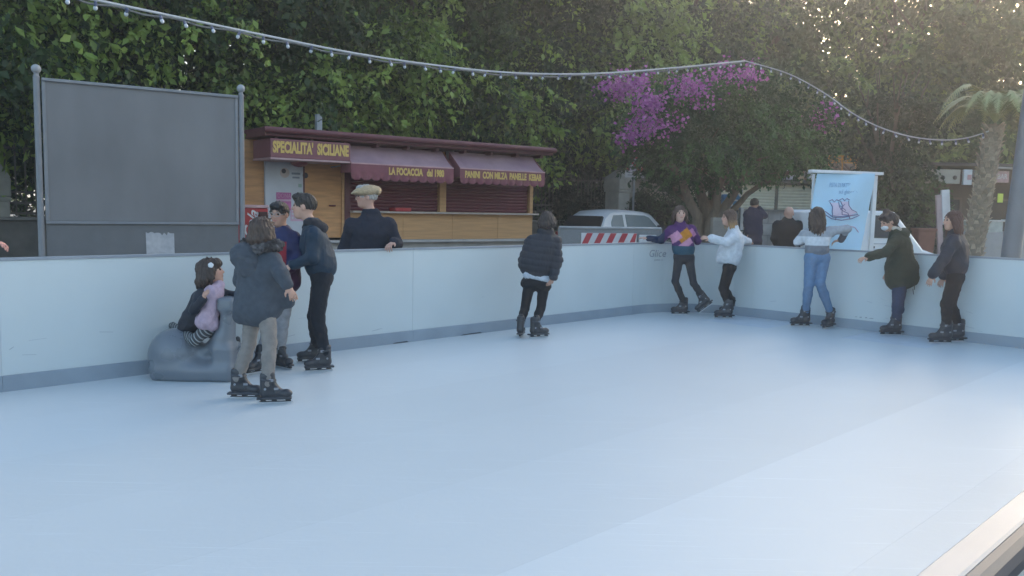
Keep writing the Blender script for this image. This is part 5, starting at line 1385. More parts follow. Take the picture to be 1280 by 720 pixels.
def person(label, d0, head, face, neck, sh, el, wr, hip, kn, feet, s=.95, H=None, tilt=0, skin=SKIN, hair='short', haircol=(.03, .02, .014), hairL=.2,
           top=(.03, .035, .05), top_mat=None, top_e=.018, coat=(), topcol=None, hemz=None, legs=(.02, .02, .025), leg_e=.008, legcol=None, leg_mat=None,
           hands=None, puffer=0, wr_e=.0, skates=.88, group=None, base=None, extra=None, seed=1, topname='jacket', fold=.006, sleeve=True, shoes=False, legwl=.09, torso=1.0, flatt=1.35, legr=1.0, hemf=1.0, hairhook=None, collar=.02):
    o = base if base is not None else Vector((P(neck[0], 300, d0).x, d0, 0)); on = np.array(o)
    root = empty('person', label, 'person', o, 0, group)
    def L(c):
        dy = c[2] if len(c) > 2 else 0
        return np.array(P(c[0], c[1], d0 + dy)) - on
    hc = L(head); hsz = (H or .21) / .22
    az = R(face); ti = R(tilt)
    f = vec(math.cos(az) * math.cos(ti), math.sin(az) * math.cos(ti), math.sin(ti)); sx = nrm_(np.cross(f, (0, 0, 1))); u = np.cross(sx, f)
    ax = (f, sx, u)
    nk = L(neck); sh = [L(a) for a in sh]; el = [L(a) for a in el]; wr = [L(a) for a in wr]; hip = [L(a) for a in hip]
    mats_ = []; an = []
    for i, ft in enumerate(feet):
        px, py, dy, hd, pit = ft[:5]
        q = (np.array(G(px, py, FLOOR)) - on) if dy == 'g' else L((px, py, dy))
        M = Matrix.Translation(q) @ Matrix.Rotation(R(hd), 4, 'Z') @ Matrix.Rotation(R(pit), 4, 'Y')
        if len(ft) > 5: M = M @ Matrix.Rotation(R(ft[5]), 4, 'X')
        mats_.append(M); an.append(np.array(M @ Vector((-.062 * skates, 0, (.20 if not shoes else .10) * skates))))
    kn = [L(a) for a in kn]
    chest = (sh[0] + sh[1]) / 2; pel = (hip[0] + hip[1]) / 2; spine = nrm_(pel - chest)
    sa = nrm_(sh[1] - sh[0]); ha = nrm_(hip[1] - hip[0])
    if np.dot(sa, ha) < 0: ha = -ha
    ch2 = chest + spine * .10 * s; wa = chest + (pel - chest) * .62
    def trunk(S, e, q=1.0):
        S.cap(ch2, wa, (.100 * s + e) * torso * q, (.086 * s + e) * torso * q, flat=(sa, flatt), k=.05); S.cap(wa, pel, (.086 * s + e) * torso * q, (.098 * s + e) * q, flat=(ha, flatt), k=.05)
    def shoulders(S, e): S.cap(sh[0] + spine * .02, sh[1] + spine * .02, .052 * s + e, .052 * s + e, k=.05); S.cap(nk - u * 0 + spine * .0, ch2, .048 * s + e, .09 * s + e, flat=(sa, 1.3), k=.05)
    def arm(S, i, e, w=True, ce=0.0):
        S.cap(sh[i], el[i], .047 * s + e, .040 * s + e, k=.03)
        S.cap(el[i], wr[i], .039 * s + e, .028 * s + e + ce, k=.02)
    # ---- body
    B = Sdf(.02)
    h = hsz
    B.ell(hc + u * .022 * h - f * .012 * h, (.098 * h, .078 * h, .090 * h), ax, k=.02); B.ell(hc + f * .022 * h - u * .035 * h, (.070 * h, .058 * h, .078 * h), ax, k=.03)
    B.ell(hc + f * .055 * h - u * .088 * h, (.030 * h, .030 * h, .022 * h), ax, k=.03); B.ell(hc - u * .015 * h + f * .045 * h, (.045 * h, .058 * h, .04 * h), ax, k=.02)
    B.cap(hc + f * .080 * h + u * .012 * h, hc + f * .102 * h - u * .022 * h, .008 * h, .0125 * h, k=.012)
    for q in (-1, 1):
        B.ell(hc + sx * q * .079 * h - u * .008 * h - f * .008 * h, (.020 * h, .009 * h, .030 * h), ax, k=.006)
        B.ell(hc + f * .096 * h + sx * q * .032 * h + u * .008 * h, (.016 * h, .018 * h, .011 * h), ax, sub=True, k=.012)
    B.cap(hc + f * .088 * h - u * .053 * h - sx * .016 * h, hc + f * .088 * h - u * .053 * h + sx * .016 * h, .0085 * h, k=.008)
    B.cap(hc - u * .06 * h - f * .018 * h, nk + spine * .03, .047 * h, .050 * s, k=.03)
    trunk(B, 0); shoulders(B, -.004)
    for i in (0, 1):
        arm(B, i, 0)
        hd = (hands or {}).get(i) or {}
        dd_ = hd.get('d'); dd_ = nrm_(wr[i] - el[i]) if dd_ is None else nrm_(dd_)
        hand(B, wr[i] + dd_ * .018, dd_, np.array(hd.get('n', (0, .3, -1)), float), s * .98, hd.get('t', 1), hd.get('c', .4))
        B.cap(hip[i], kn[i], .074 * s * legr, .050 * s * legr, k=.02); B.cap(kn[i], an[i], .049 * s * legr, .036 * s, k=.02)
    sk = lin(skin)
    def bcol(co):
        c = np.repeat(sk[None], len(co), 0); q = co - hc; a, b, z = q @ f, q @ sx, q @ u
        def spot(cc, r, col, st=1.0):
            d = np.sqrt(((a - cc[0]) / r[0]) ** 2 + ((b - cc[1]) / r[1]) ** 2 + ((z - cc[2]) / r[2]) ** 2); t = np.clip(1.6 - d, 0, 1)[:, None] * st
            c[:] = c * (1 - t) + lin(col)[None] * t
        for k in (-1, 1):
            spot((.08 * h, k * .042 * h, -.025 * h), (.03, .018 * h, .018 * h), (.55, .25, .19), .5)
            spot((.085 * h, k * .033 * h, .032 * h), (.03, .020 * h, .006 * h), lin(haircol) * 1.5, .85)
        spot((.095 * h, 0, -.053 * h), (.02, .02 * h, .0075 * h), (.40, .13, .11), .8)
        return c
    me = B.mesh('body', .0075, col=bcol, dec=.5)
    me.materials.append(skin_mat(skin, 'x')); link('body', me, None, root)
    for q in (-1, 1):
        c = hc + f * .081 * h + sx * q * .032 * h + u * .008 * h
        e_ = MB().lathe([(.001, -.0105 * h)] + [(.0105 * h * math.cos(a), .0105 * h * math.sin(a)) for a in [R(t) for t in range(-60, 80, 30)]] + [(.001, .0105 * h)], 10, Matrix.Translation(c)).mesh(smooth=True)
        link('eye', e_, m_eye, root)
    # ---- legs
    T = Sdf(.02); e = leg_e
    T.cap(hip[0], hip[1], .082 * s + e, k=.04); T.cap(wa * .3 + pel * .7, pel, .086 * s + e, .09 * s + e, flat=(ha, 1.3), k=.05)
    for i in (0, 1):
        T.cap(hip[i], kn[i], (.078 * s * legr + e), .054 * s * legr + e, k=.02)
        mid = kn[i] * .65 + an[i] * .35
        T.cap(kn[i], mid, .052 * s * legr + e, .052 * s * legr + e, k=.02); T.cap(mid, an[i], .052 * s * legr + e, .040 * s + e * 1.1, k=.02)
    me = T.mesh('trousers', .009, disp=fabric_noise(seed, fold * .8 if leg_e > .006 else .0025, legwl), col=legcol(root, L) if callable(legcol) and legcol.__code__.co_argcount == 2 else (legcol or flatcol(legs)))
    if leg_mat and 'stripe' in leg_mat.name: pass
    me.materials.append(leg_mat or m_cloth); link('trousers', me, None, root)
    # ---- top
    J = Sdf(.025); e = top_e
    S_ = J; S_.cap(ch2, wa, (.100 * s + e) * torso, (.086 * s + e) * torso, flat=(sa, flatt), k=.05); pe_ = wa + (pel - wa) * hemf; S_.cap(wa, pe_, (.086 * s + e) * torso, (.098 * s + e), flat=(ha, flatt), k=.05)
    shoulders(J, e)
    if sleeve:
        for i in (0, 1): arm(J, i, e * .8, ce=wr_e)
    for c in coat:
        a, b = L(c[:3]), L(c[4:7]); J.cap(a, b, c[3], c[7], flat=(ha, c[8] if len(c) > 8 else 1.3), k=c[9] if len(c) > 9 else .05)
    if collar: J.cap(nk + u * .01, nk + spine * .05, .055 * s + collar * .4, .07 * s + collar, k=.03); J.cap(nk + u * .10, nk + u * .025, .045 * s, .05 * s, sub=True, k=.01)
    if puffer:
        fn0 = fabric_noise(seed, .004, .07)
        dsp = lambda V_, n_: puffer * (np.abs(np.sin((V_ @ -spine) * math.pi / .075)) ** .55 - .6) + fn0(V_, n_)
    else: dsp = fabric_noise(seed + 7, fold, .14)
    ctx = dict(L=L, chest=chest, pel=pel, sa=sa, ha=ha, spine=spine, el=el, wr=wr, sh=sh, hc=hc, f=f, sx=sx, u=u, h=h, nk=nk, root=root, s=s, hip=hip, kn=kn, an=an, on=on)
    me = J.mesh(topname, .0095, disp=dsp, col=topcol(ctx) if topcol else flatcol(top))
    me.materials.append(top_mat or (m_nylon if puffer else m_cloth)); link(topname, me, None, root)
    # ---- hair
    if hair:
        Hs = Sdf(.02)
        Hs.ell(hc + u * .024 * h - f * .014 * h, (.104 * h, .085 * h, .097 * h), ax, k=.01)
        rt = np.random.RandomState(seed + 5)
        for q_ in range(60 if hair == 'short' else 26):
            b = rt.normal(size=3) * (1, 1, .6) + np.array([0, 0, .9]); b = nrm_(b - f * .15); p_ = hc + u * .024 * h - f * .014 * h + (f * (b @ f) * .100 + sx * (b @ sx) * .081 + u * (b @ u) * .094) * h
            fl_ = nrm_(np.cross(b, nrm_(rt.normal(size=3))) + f * .5); Hs.cap(p_, p_ + fl_ * (.022 if hair == 'short' else .03) + b * .008, .0085, .004, k=.005)
        if hair in ('long', 'medium'):
            for ia, a in enumerate(np.linspace(-108, 108, 23)):
                b = -f * math.cos(R(a)) + sx * math.sin(R(a)); st = hc + b * np.array([.078]) * h + u * .02 * h
                wob = .014 * math.sin(a * 1.7); en = st + vec(0, 0, -1) * (hairL * (1 - .22 * abs(a) / 105 + .10 * math.sin(ia * 2.3))) + b * (.015 + wob) - f * (.02 * (1 if abs(a) > 60 else .3))
                md_ = st * .45 + en * .55 + b * .012; Hs.cap(st, md_, .025 * h, .018 * h, k=.012); Hs.cap(md_, en, .018 * h, .007 * h, k=.008)
        if hair == 'medium': pass
        Hs.ell(hc + f * .108 * h - u * .038 * h, (.075 * h, .064 * h, .092 * h), ax, sub=True, k=.015)
        if hair == 'short':
            Hs.ell(hc - u * .075 * h + f * .03 * h, (.16 * h, .12 * h, .065 * h), ax, sub=True, k=.015)
            for q in (-1, 1): Hs.ell(hc + sx * q * .088 * h - u * .02 * h + f * .01 * h, (.03 * h, .02 * h, .04 * h), ax, sub=True, k=.01)
            Hs.ell(hc + f * .055 * h + u * .088 * h, (.05 * h, .06 * h, .028 * h), ax, k=.03)
        if hairhook: hairhook(Hs, ctx)
        hcol = lin(haircol); tip = getattr(hairhook, 'tip', None)
        def hc_fn(co):
            r = np.repeat(hcol[None], len(co), 0)
            if tip is not None:
                t = np.clip((hc[2] - .02 - co[:, 2]) / .12, 0, 1)[:, None]; r = r * (1 - t) + lin(tip)[None] * t
            return r
        me = Hs.mesh('hair', .0075, disp=hair_noise(seed, hc, .0035 if hair == 'short' else .005), col=hc_fn); me.materials.append(m_hair); link('hair', me, None, root)
    # ---- feet
    for i in (0, 1):
        if shoes:
            Z = Sdf(.02); M = mats_[i]
            a = np.array(M @ Vector((-.07, 0, .045))); b = np.array(M @ Vector((.13, 0, .035))); Z.cap(a, b, .045, .036); Z.cap(a, an[i], .045, .045)
            me = Z.mesh('shoe', .012); me.materials.append(mat('shoe_black', (.02, .02, .022), rough=.4)); link('shoe', me, None, root)
        else: place_skate(root, mats_[i], skates)
    if extra: extra(ctx)
    return root
def sub_mesh(ctx, S, name, vox, m, col=None, disp=None, parent=None):
    me = S.mesh(name, vox, disp=disp, col=flatcol(col) if col is not None and not callable(col) else col); me.materials.append(m)
    return link(name, me, None, parent or ctx['root'])

# ---------- 1 the small girl on the sledge
def girl_extra(c):
    h, hc, f, sx, u = c['h'], c['hc'], c['f'], c['sx'], c['u']
    S = Sdf(.01); q = hc - f * -.02 * h + sx * .078 * h + u * .062 * h
    for k in range(5): a = k * 1.257; S.ell(q + f * .013 * math.cos(a) + u * .013 * math.sin(a) + sx * .012, (.011, .010, .011))
    sub_mesh(c, S, 'hair_bow', .005, mat('bow_white', (.7, .7, .72), rough=.6))
    # pink pullover seen in the open jacket
    L = c['L']; S = Sdf(.03)
    S.cap(L((267, 366, -.06)), L((259, 400, -.10)), .075, .082, flat=(c['sa'], 1.1))
    S.cap(L((255, 402, -.10)), L((266, 406, -.08)), .070, .06); S.cap(L((274, 357, -.02)), L((266, 372, -.05)), .05, .075)
    sub_mesh(c, S, 'pullover', .008, mat('pink_knit', (.46, .34, .41), rough=.85, var=.12, scale=25, bump=.3, bscale=90), disp=fabric_noise(3, .006, .07))
# sits astride: pelvis on the saddle
d_g = aid_o.y
stripe = bpy.data.materials.new('striped_tights'); stripe.use_nodes = True
_t = stripe.node_tree; _b = _t.nodes['Principled BSDF']; _tc = _t.nodes.new('ShaderNodeTexCoord'); _vm = _t.nodes.new('ShaderNodeVectorMath'); _vm.operation = 'DOT_PRODUCT'
_t.links.new(_tc.outputs['Object'], _vm.inputs[0])
_dir = (Vector(P(243, 428, d_g)) - Vector(P(268, 408, d_g))).normalized(); _vm.inputs[1].default_value = _dir
_m1 = _t.nodes.new('ShaderNodeMath'); _m1.operation = 'MULTIPLY'; _m1.inputs[1].default_value = 2 * math.pi / .024; _t.links.new(_vm.outputs['Value'], _m1.inputs[0])
_m2 = _t.nodes.new('ShaderNodeMath'); _m2.operation = 'SINE'; _t.links.new(_m1.outputs[0], _m2.inputs[0])
_m3 = _t.nodes.new('ShaderNodeMapRange'); _m3.inputs[1].default_value = .3; _m3.inputs[2].default_value = .7; _t.links.new(_m2.outputs[0], _m3.inputs[0])
_mx = _t.nodes.new('ShaderNodeMix'); _mx.data_type = 'RGBA'; _mx.inputs[6].default_value = (.035, .04, .045, 1); _mx.inputs[7].default_value = (.28, .30, .30, 1)
_t.links.new(_m3.outputs[0], _mx.inputs[0]); _t.links.new(_mx.outputs[2], _b.inputs['Base Color']); _b.inputs['Roughness'].default_value = .85
def girl_hair(Hs, c):
    Hs.ell(c['hc'] + c['f'] * .07 * c['h'] + c['u'] * .065 * c['h'], (.035, .06, .04), (c['f'], c['sx'], c['u']), k=.03)
person('small girl in dark jacket and pink pullover sitting on the slate-blue sledge', d_g, (263, 340, 0), 18, (262, 361, 0),
       [(252, 368, -.07), (274, 366, .09)], [(243, 387, -.15), (288, 370, .12)], [(253, 375, -.22), (297, 369, .02)], [(260, 410, -.06), (270, 410, .07)],
       [(243, 426, -.19), (284, 428, .24)], [(222, 420, .27, 150, 60), (300, 448, .27, 10, 0)], s=.70, H=.215, tilt=12, hair='medium', haircol=(.045, .026, .018), hairL=.15, hairhook=girl_hair,
       top=(.022, .025, .035), top_mat=m_nylon, top_e=.020, torso=.95, coat=[(252, 375, .04, .085, 240, 405, .05, .10, 1.2), (240, 400, .04, .07, 230, 411, .02, .045, 1.2)], legs=(.1, .1, .1), leg_e=.006, leg_mat=stripe,
       hands={0: dict(d=(.55, -.2, .9), n=(.5, .6, 0), c=.3), 1: dict(d=(.8, -.5, -.2), n=(0, 0, -1), c=.5)}, skates=.62, extra=girl_extra, seed=3, wr_e=.004, fold=.005)

# ---------- 2 child in the slate parka, back to the camera
def fur_extra(c):
    L = c['L']; S = Sdf(.02); rs = np.random.RandomState(2)
    for i in range(15):
        a = -2.6 + 5.2 * i / 14; q = c['nk'] + c['sa'] * .135 * math.sin(a) - (np.cross(c['sa'], c['spine']) * 0) + vec(.35, .95, 0) * -.09 * math.cos(a) * 1.0 + vec(0, 0, .028 - .02 * math.cos(a))
        S.ell(q + rs.normal(size=3) * .006, (.042, .042, .034))
    fz = lambda V_, n_: .009 * np.sin(V_ @ vec(140, 60, 30) + 3 * np.sin(V_ @ vec(20, 90, 70))) + .008 * np.sin(V_ @ vec(-50, 130, 90) + 2)
    sub_mesh(c, S, 'fur_trim', .007, mat('fur', (.055, .045, .042), rough=.95, var=.5, scale=30, bump=.8, bscale=120, col2=(.13, .125, .13)), disp=fz)
    S = Sdf(.04)                 # hood lying on the back
    S.ell(c['nk'] + vec(-.10, -.09, -.05), (.105, .085, .10)); S.ell(c['nk'] + vec(-.06, -.10, -.12), (.09, .06, .10))
    sub_mesh(c, S, 'hood', .009, m_cloth, (.066, .076, .092), disp=fabric_noise(9, .007, .08))
    S = Sdf(.02); S.cap(c['wr'][0] + (c['el'][0] - c['wr'][0]) * .12, c['wr'][0], .037, .038); sub_mesh(c, S, 'cuff', .007, m_cloth, (.10, .03, .09), disp=fabric_noise(1, .004, .04))
d2 = G(326, 502).y
person('child in slate-grey fur-hooded parka and beige trousers with back to the camera', d2, (328, 290, .0), 62, (326, 311, 0),
       [(341, 324, -.06), (306, 321, .06)], [(352, 343, -.17), (300, 350, .14)], [(359, 356, -.17), (316, 364, .30)], [(333, 388, -.05), (316, 388, .05)],
       [(337, 428, -.09), (311, 430, .06)], [(343, 504, 'g', 12, 0), (306, 498, 'g', 2, 0)], s=.86, H=.205, hair='medium', haircol=(.06, .035, .024), hairL=.15,
       top=(.066, .076, .092), top_e=.026, torso=1.08, coat=[(322, 345, 0, .125, 321, 382, 0, .155, 1.25), (305, 385, 0, .055, 300, 396, 0, .05, 1.2), (335, 345, 0, .11, 362, 377, -.03, .028, 1.5), (330, 368, 0, .12, 338, 384, 0, .08, 1.3), (340, 368, 0, .08, 360, 380, -.02, .025, 1.5)],
       legs=(.235, .21, .19), leg_e=.012, legwl=.07, hands={0: dict(n=(-.4, .6, -.2), c=.35, t=-1)}, skates=.80, extra=fur_extra, seed=11, legr=.92, fold=.005)

# ---------- 3 boy with glasses
def glasses(c, m, r=.021):
    h, hc, f, sx, u = c['h'], c['hc'], c['f'], c['sx'], c['u']; mb = MB()
    for q in (-1, 1):
        o = hc + f * .105 * h + sx * q * .034 * h + u * .006 * h
        mb.tube([o + sx * r * 1.15 * math.cos(a) + u * r * .9 * math.sin(a) for a in np.linspace(0, 2 * math.pi, 16)], .0024, 5, cap=False)
        mb.tube([o + sx * q * r * 1.1, hc + f * .06 * h + sx * q * .083 * h + u * .01 * h, hc - f * .005 * h + sx * q * .085 * h + u * .005 * h], .0022, 5)
    mb.tube([hc + f * .108 * h - sx * .012 * h + u * .01 * h, hc + f * .108 * h + sx * .012 * h + u * .01 * h], .0022, 5)
    mb.build('glasses', m, c['root'])
def p3col(c):
    sh = c['sh']; mid = c['chest']
    def fn(co):
        q = co - mid; a = q @ c['sa']; z = q @ c['spine']
        r = np.repeat(lin((.018, .024, .085))[None], len(co), 0)
        r[(np.abs(a + .02) < .075) & (z > .03)] = (.26, .018, .03)
        r[z > .24] = (.05, .012, .04)
        r[np.abs(a) > .20] = (.20, .018, .035)
        return r
    return fn
d3 = G(352, 461).y
person('boy in glasses with a red and navy jacket facing the camera between two children', d3, (349, 268, 0), 258, (353, 288, .02),
       [(337, 298, .02), (368, 298, .04)], [(330, 322, -.02), (374, 322, .0)], [(338, 336, -.14), (364, 336, -.12)], [(346, 352, .02), (361, 352, .03)],
       [(340, 402, -.02), (352, 404, -.02)], [(322, 466, 'g', 235, 0), (354, 460, 'g', 320, 0)], s=.88, H=.205, tilt=-4, hair='short', haircol=(.014, .012, .012), skin=(.44, .25, .18),
       topcol=p3col, top_e=.022, top_mat=m_nylon, legs=(.30, .30, .31), leg_e=.016, hands={1: dict(d=(-.6, -.6, .3), n=(0, 0, -1))}, skates=.80, seed=21,
       coat=[(352, 330, .02, .115, 354, 350, .02, .12, 1.3)], extra=lambda c: glasses(c, mat('glasses_pale', (.30, .28, .27), rough=.3)))

# ---------- 4 boy in the navy hoodie
def hood4(c):
    S = Sdf(.04); S.cap(c['nk'] + vec(.03, -.05, .0), c['nk'] + vec(.03, .05, .0), .055, .055); S.ell(c['nk'] + vec(.085, 0, -.035), (.065, .095, .06)); S.cap(c['nk'] + vec(-.02, -.055, .01), c['nk'] + vec(-.05, -.03, -.03), .03, .025)
    S.ell(c['nk'] + vec(-.02, 0, .055), (.075, .052, .06), sub=True, k=.01)
    sub_mesh(c, S, 'hood', .0085, m_cloth, (.030, .030, .036), disp=fabric_noise(5, .005, .06))
d4 = G(400, 463).y
person('tall boy in navy hoodie and dark jeans facing left', d4, (380, 258, 0), 186, (389, 280, 0), [(392, 293, -.15), (390, 292, .15)], [(390, 322, -.20), (384, 322, .19)], [(367, 331, -.17), (362, 330, .12)],
       [(402, 347, -.075), (403, 347, .08)], [(397, 398, -.08), (393, 396, .10)], [(399, 464, 'g', 202, 0), (389, 453, 'g', 196, 0)], s=.95, H=.215, hair='short', haircol=(.025, .018, .014), skin=(.52, .31, .23),
       top=(.012, .030, .052), top_e=.026, top_mat=m_nylon, torso=1.12, hemf=.3, coat=[(400, 320, 0, .125, 403, 332, 0, .13, 1.15)], legs=(.014, .017, .024), leg_e=.010, legcol=None, hands={0: dict(n=(0, .6, -.8), c=.5), 1: dict(n=(0, -.6, -.8), c=.5)},
       skates=.82, seed=31, extra=hood4, fold=.0055, legr=1.05)

# ---------- 5 old man in the flat cap, outside the boards
wpt = PL(470, 300, W(0, V0), V); d5 = wpt.y + .42
def cap_extra(c):
    h, hc, f, sx, u = c['h'], c['hc'], c['f'], c['sx'], c['u']; S = Sdf(.02)
    S.ell(hc + u * .060 * h - f * .012 * h, (.136 * h, .116 * h, .062 * h), (nrm_(f - u * .12), sx, nrm_(u + f * .12)))
    S.ell(hc + u * .045 * h + f * .100 * h, (.060 * h, .080 * h, .018 * h), (nrm_(f - u * .3), sx, nrm_(u + f * .3)), k=.03)
    S.ell(hc + u * .060 * h - f * .115 * h, (.035 * h, .09 * h, .04 * h), (f, sx, u))
    sub_mesh(c, S, 'flat_cap', .006, mat('cap_tweed', (.42, .31, .19), rough=.9, var=.2, scale=60, bump=.3, bscale=100), disp=fabric_noise(4, .003, .05))
    glasses(c, mat('glasses_dark', (.10, .08, .08), rough=.3))
    S = Sdf(.02); S.cap(c['nk'] + u * .03 + f * .02, c['nk'] - u * .01 + f * .02, .062, .075); sub_mesh(c, S, 'collar_scarf', .008, m_cloth, (.06, .07, .10), disp=fabric_noise(2, .005, .05))
person('old man in beige flat cap and navy coat with one hand on the boards', d5, (458, 246, 0), 193, (464, 268, .02), [(440, 281, -.02), (486, 280, .04)], [(430, 312, .03), (496, 305, .02)], [(434, 338, -.1), (492, 303, -.28)],
       [(450, 365, 0), (478, 365, .03)], [(452, 415, -.02), (478, 415, 0)], [(450, 458, .0, 255, 0), (480, 458, .05, 260, 0)], s=1.1, H=.235, hair='short', haircol=(.35, .33, .31), skin=(.50, .29, .22), hairL=.0,
       top=(.018, .022, .036), top_e=.032, torso=1.15, coat=[(462, 310, .02, .15, 462, 365, .02, .17, 1.35)], legs=(.03, .03, .035), leg_e=.015, hands={0: dict(c=.4), 1: dict(d=(-.35, -.8, -.25), n=(0, -.3, -1), c=.6)}, shoes=True, seed=41, extra=cap_extra, fold=.0055)

# ---------- 6 girl in black puffer
d6 = G(660, 421).y
def p6x(c):
    L = c['L']; S = Sdf(.03)
    S.cap(L((661, 342, 0)), L((684, 348, 0)), .075, .070, k=.02, flat=((0, 1, 0), 1.4))
    sub_mesh(c, S, 'shirt_hem', .008, m_cloth, (.50, .53, .58), disp=fabric_noise(6, .005, .06))
    S = Sdf(.03); S.cap(L((663, 352, 0)), L((679, 355, 0)), .095, .09); S.cap(L((657, 354, 0)), L((683, 358, 0)), .060, .055, flat=((0, 1, 0), 1.5))
    sub_mesh(c, S, 'skirt', .009, m_cloth, (.012, .013, .017), disp=fabric_noise(16, .006, .07))
person('girl in black quilted puffer coat and dark skirt skating away near the middle', d6, (684, 276, 0), 72, (682, 290, .0), [(664, 302, .0), (694, 301, .03)], [(655, 326, .04), (697, 326, -.06)], [(660, 344, .20), (692, 346, -.12)],
       [(662, 354, 0), (680, 355, .02)], [(656, 386, .03), (676, 386, -.02)], [(651, 421, 'g', 82, 4), (673, 422, 'g', 30, 0)], s=.86, H=.20, hair='medium', haircol=(.035, .022, .018), hairL=.11,
       top=(.024, .028, .038), top_e=.034, puffer=.013, torso=1.16, hemf=.15, coat=[(676, 310, 0, .135, 671, 327, 0, .160, 1.25), (666, 326, 0, .09, 660, 334, 0, .075, 1.3), (690, 325, 0, .06, 690, 343, -.02, .055, 1.1)],
       legs=(.012, .013, .017), leg_e=.006, hands={1: dict(d=(-.4, -.1, -.7), n=(-.5, .5, 0), c=.3)}, skates=.84, seed=51, extra=p6x, fold=.005)

# ---------- 7 girl in the patchwork sweater leaning on the corner
d7 = G(850, 396).y
def p7col(c):
    L = c['L']; sa = c['sa']
    def fn(co):
        q = co - c['chest']; a = q @ vec(1, 0, 0); z = q[:, 2]
        r = np.repeat(lin((.07, .02, .11))[None], len(co), 0)
        r[z < -.235] = (.012, .07, .11)
        p = (a - .03) * .80 + (z + .09) * .60; w_ = -(a - .03) * .60 + (z + .09) * .80; tp = z > -.235
        r[tp & (np.abs(p) < .10) & (np.abs(w_ + .0) < .072)] = (.50, .19, .02)
        r[tp & (p < -.035) & (p > -.20) & (w_ > .0) & (w_ < .12)] = (.54, .25, .36)
        r[tp & (p > -.16) & (p < .05) & (w_ < -.06) & (w_ > -.15)] = (.54, .25, .36)
        r[tp & (p > .10) & (p < .16) & (w_ > -.10) & (w_ < .02)] = (.42, .16, .30)
        lft = a < -.24; r[lft] = (.01, .025, .06)
        return r
    return fn
person('girl in purple, pink and orange patchwork sweater leaning on the corner boards', d7, (850, 267, 0), 274, (850, 280, .02), [(839, 287, 0), (864, 286, .04)], [(826, 300, .04), (872, 300, .10)], [(811, 298, .22), (872, 303, .28)],
       [(849, 321, 0), (861, 322, .0)], [(844, 352, -.06), (867, 354, -.08)], [(850, 393, 'g', 190, 0), (883, 385, -.04, 175, 38)], s=.95, H=.215, hair='long', haircol=(.06, .032, .022), hairL=.20, skin=(.52, .32, .25),
       topcol=p7col, top_e=.022, topname='sweater', hemf=.4, coat=[(852, 300, 0, .10, 854, 309, .02, .115, 1.2)], legs=(.022, .026, .034), leg_e=.004, legr=.9, hands={0: dict(d=(-.9, .1, .1), n=(0, .1, -1), c=.25), 1: dict(d=(.3, .9, 0), n=(0, 0, -1), c=.3)}, skates=.86, seed=61, collar=.01)

# ---------- 8 girl in the white sweater
d8 = G(905, 398).y
def blond(Hs, c): pass
blond.tip = (.42, .25, .11)
person('girl in white sweater and black leggings with hair fading to blonde', d8, (911, 272, 0), 184, (917, 286, 0), [(918, 295, -.14), (920, 294, .14)], [(908, 303, -.24), (929, 300, .16)], [(889, 298, -.26), (935, 302, .30)],
       [(911, 334, -.07), (913, 334, .07)], [(903, 360, -.08), (906, 361, .07)], [(905, 398, 'g', 186, 0), (911, 393, 'g', 182, 0)], s=.93, H=.21, hair='long', haircol=(.085, .045, .028), hairL=.215, hairhook=blond, skin=(.55, .33, .25),
       top=(.58, .60, .63), top_e=.034, torso=1.12, topname='sweater', hemf=.3, coat=[(914, 302, 0, .115, 909, 317, 0, .145, 1.1), (905, 320, 0, .07, 900, 324, 0, .06, 1.2)], legs=(.010, .010, .013), leg_e=.004,
       hands={0: dict(d=(-1, 0, .15), n=(0, .6, -.6), c=.3), 1: dict(d=(.5, .6, -.1), n=(0, 0, -1), c=.3)}, skates=.9, seed=71, fold=.006, wr_e=.006)

# ---------- 9 girl in light jeans, back to the camera
d9 = G(1012, 412).y
def p9col(c):
    def fn(co):
        q = co - c['chest']; z = q[:, 2]; r = np.repeat(lin((.34, .36, .39))[None], len(co), 0)
        r[(z < -.055)] = (.60, .62, .65); r[(z < -.165)] = (.17, .18, .205)
        for i in (0, 1):
            t = np.dot(co - c['sh'][i], nrm_(c['wr'][i] - c['el'][i])); d = np.linalg.norm(co - c['wr'][i], axis=1); de = np.linalg.norm(co - c['el'][i], axis=1)
            r[(d < .21) & (d < de + .05)] = (.11, .115, .14)
        return r
    return fn
def jeans9(root, L):
    def fn(co):
        r = np.repeat(lin((.115, .25, .46))[None], len(co), 0); return r
    return fn
person('girl in light blue jeans and grey-white striped sweater leaning on the boards by the banner', d9, (1021, 270, .0), 104, (1022, 285, .02), [(1006, 292, .02), (1037, 289, .02)], [(997, 303, .10), (1059, 286, -.02)], [(1006, 302, .30), (1051, 300, .16)],
       [(1014, 322, 0), (1029, 322, .02)], [(1011, 356, .0), (1025, 354, -.04)], [(1001, 408, 'g', 188, 0), (1035, 410, 'g', 222, 0)], s=.95, H=.215, hair='long', haircol=(.035, .02, .016), hairL=.27,
       topcol=p9col, top_e=.020, topname='sweater', legs=(.12, .21, .34), leg_e=.006, coat=(), hands={0: dict(d=(.1, .8, -.1), n=(0, 0, -1)), 1: dict(d=(-.6, .5, -.2), n=(0, 0, -1), c=.5)}, skates=.92, seed=81, legr=1.12, hemf=.25)

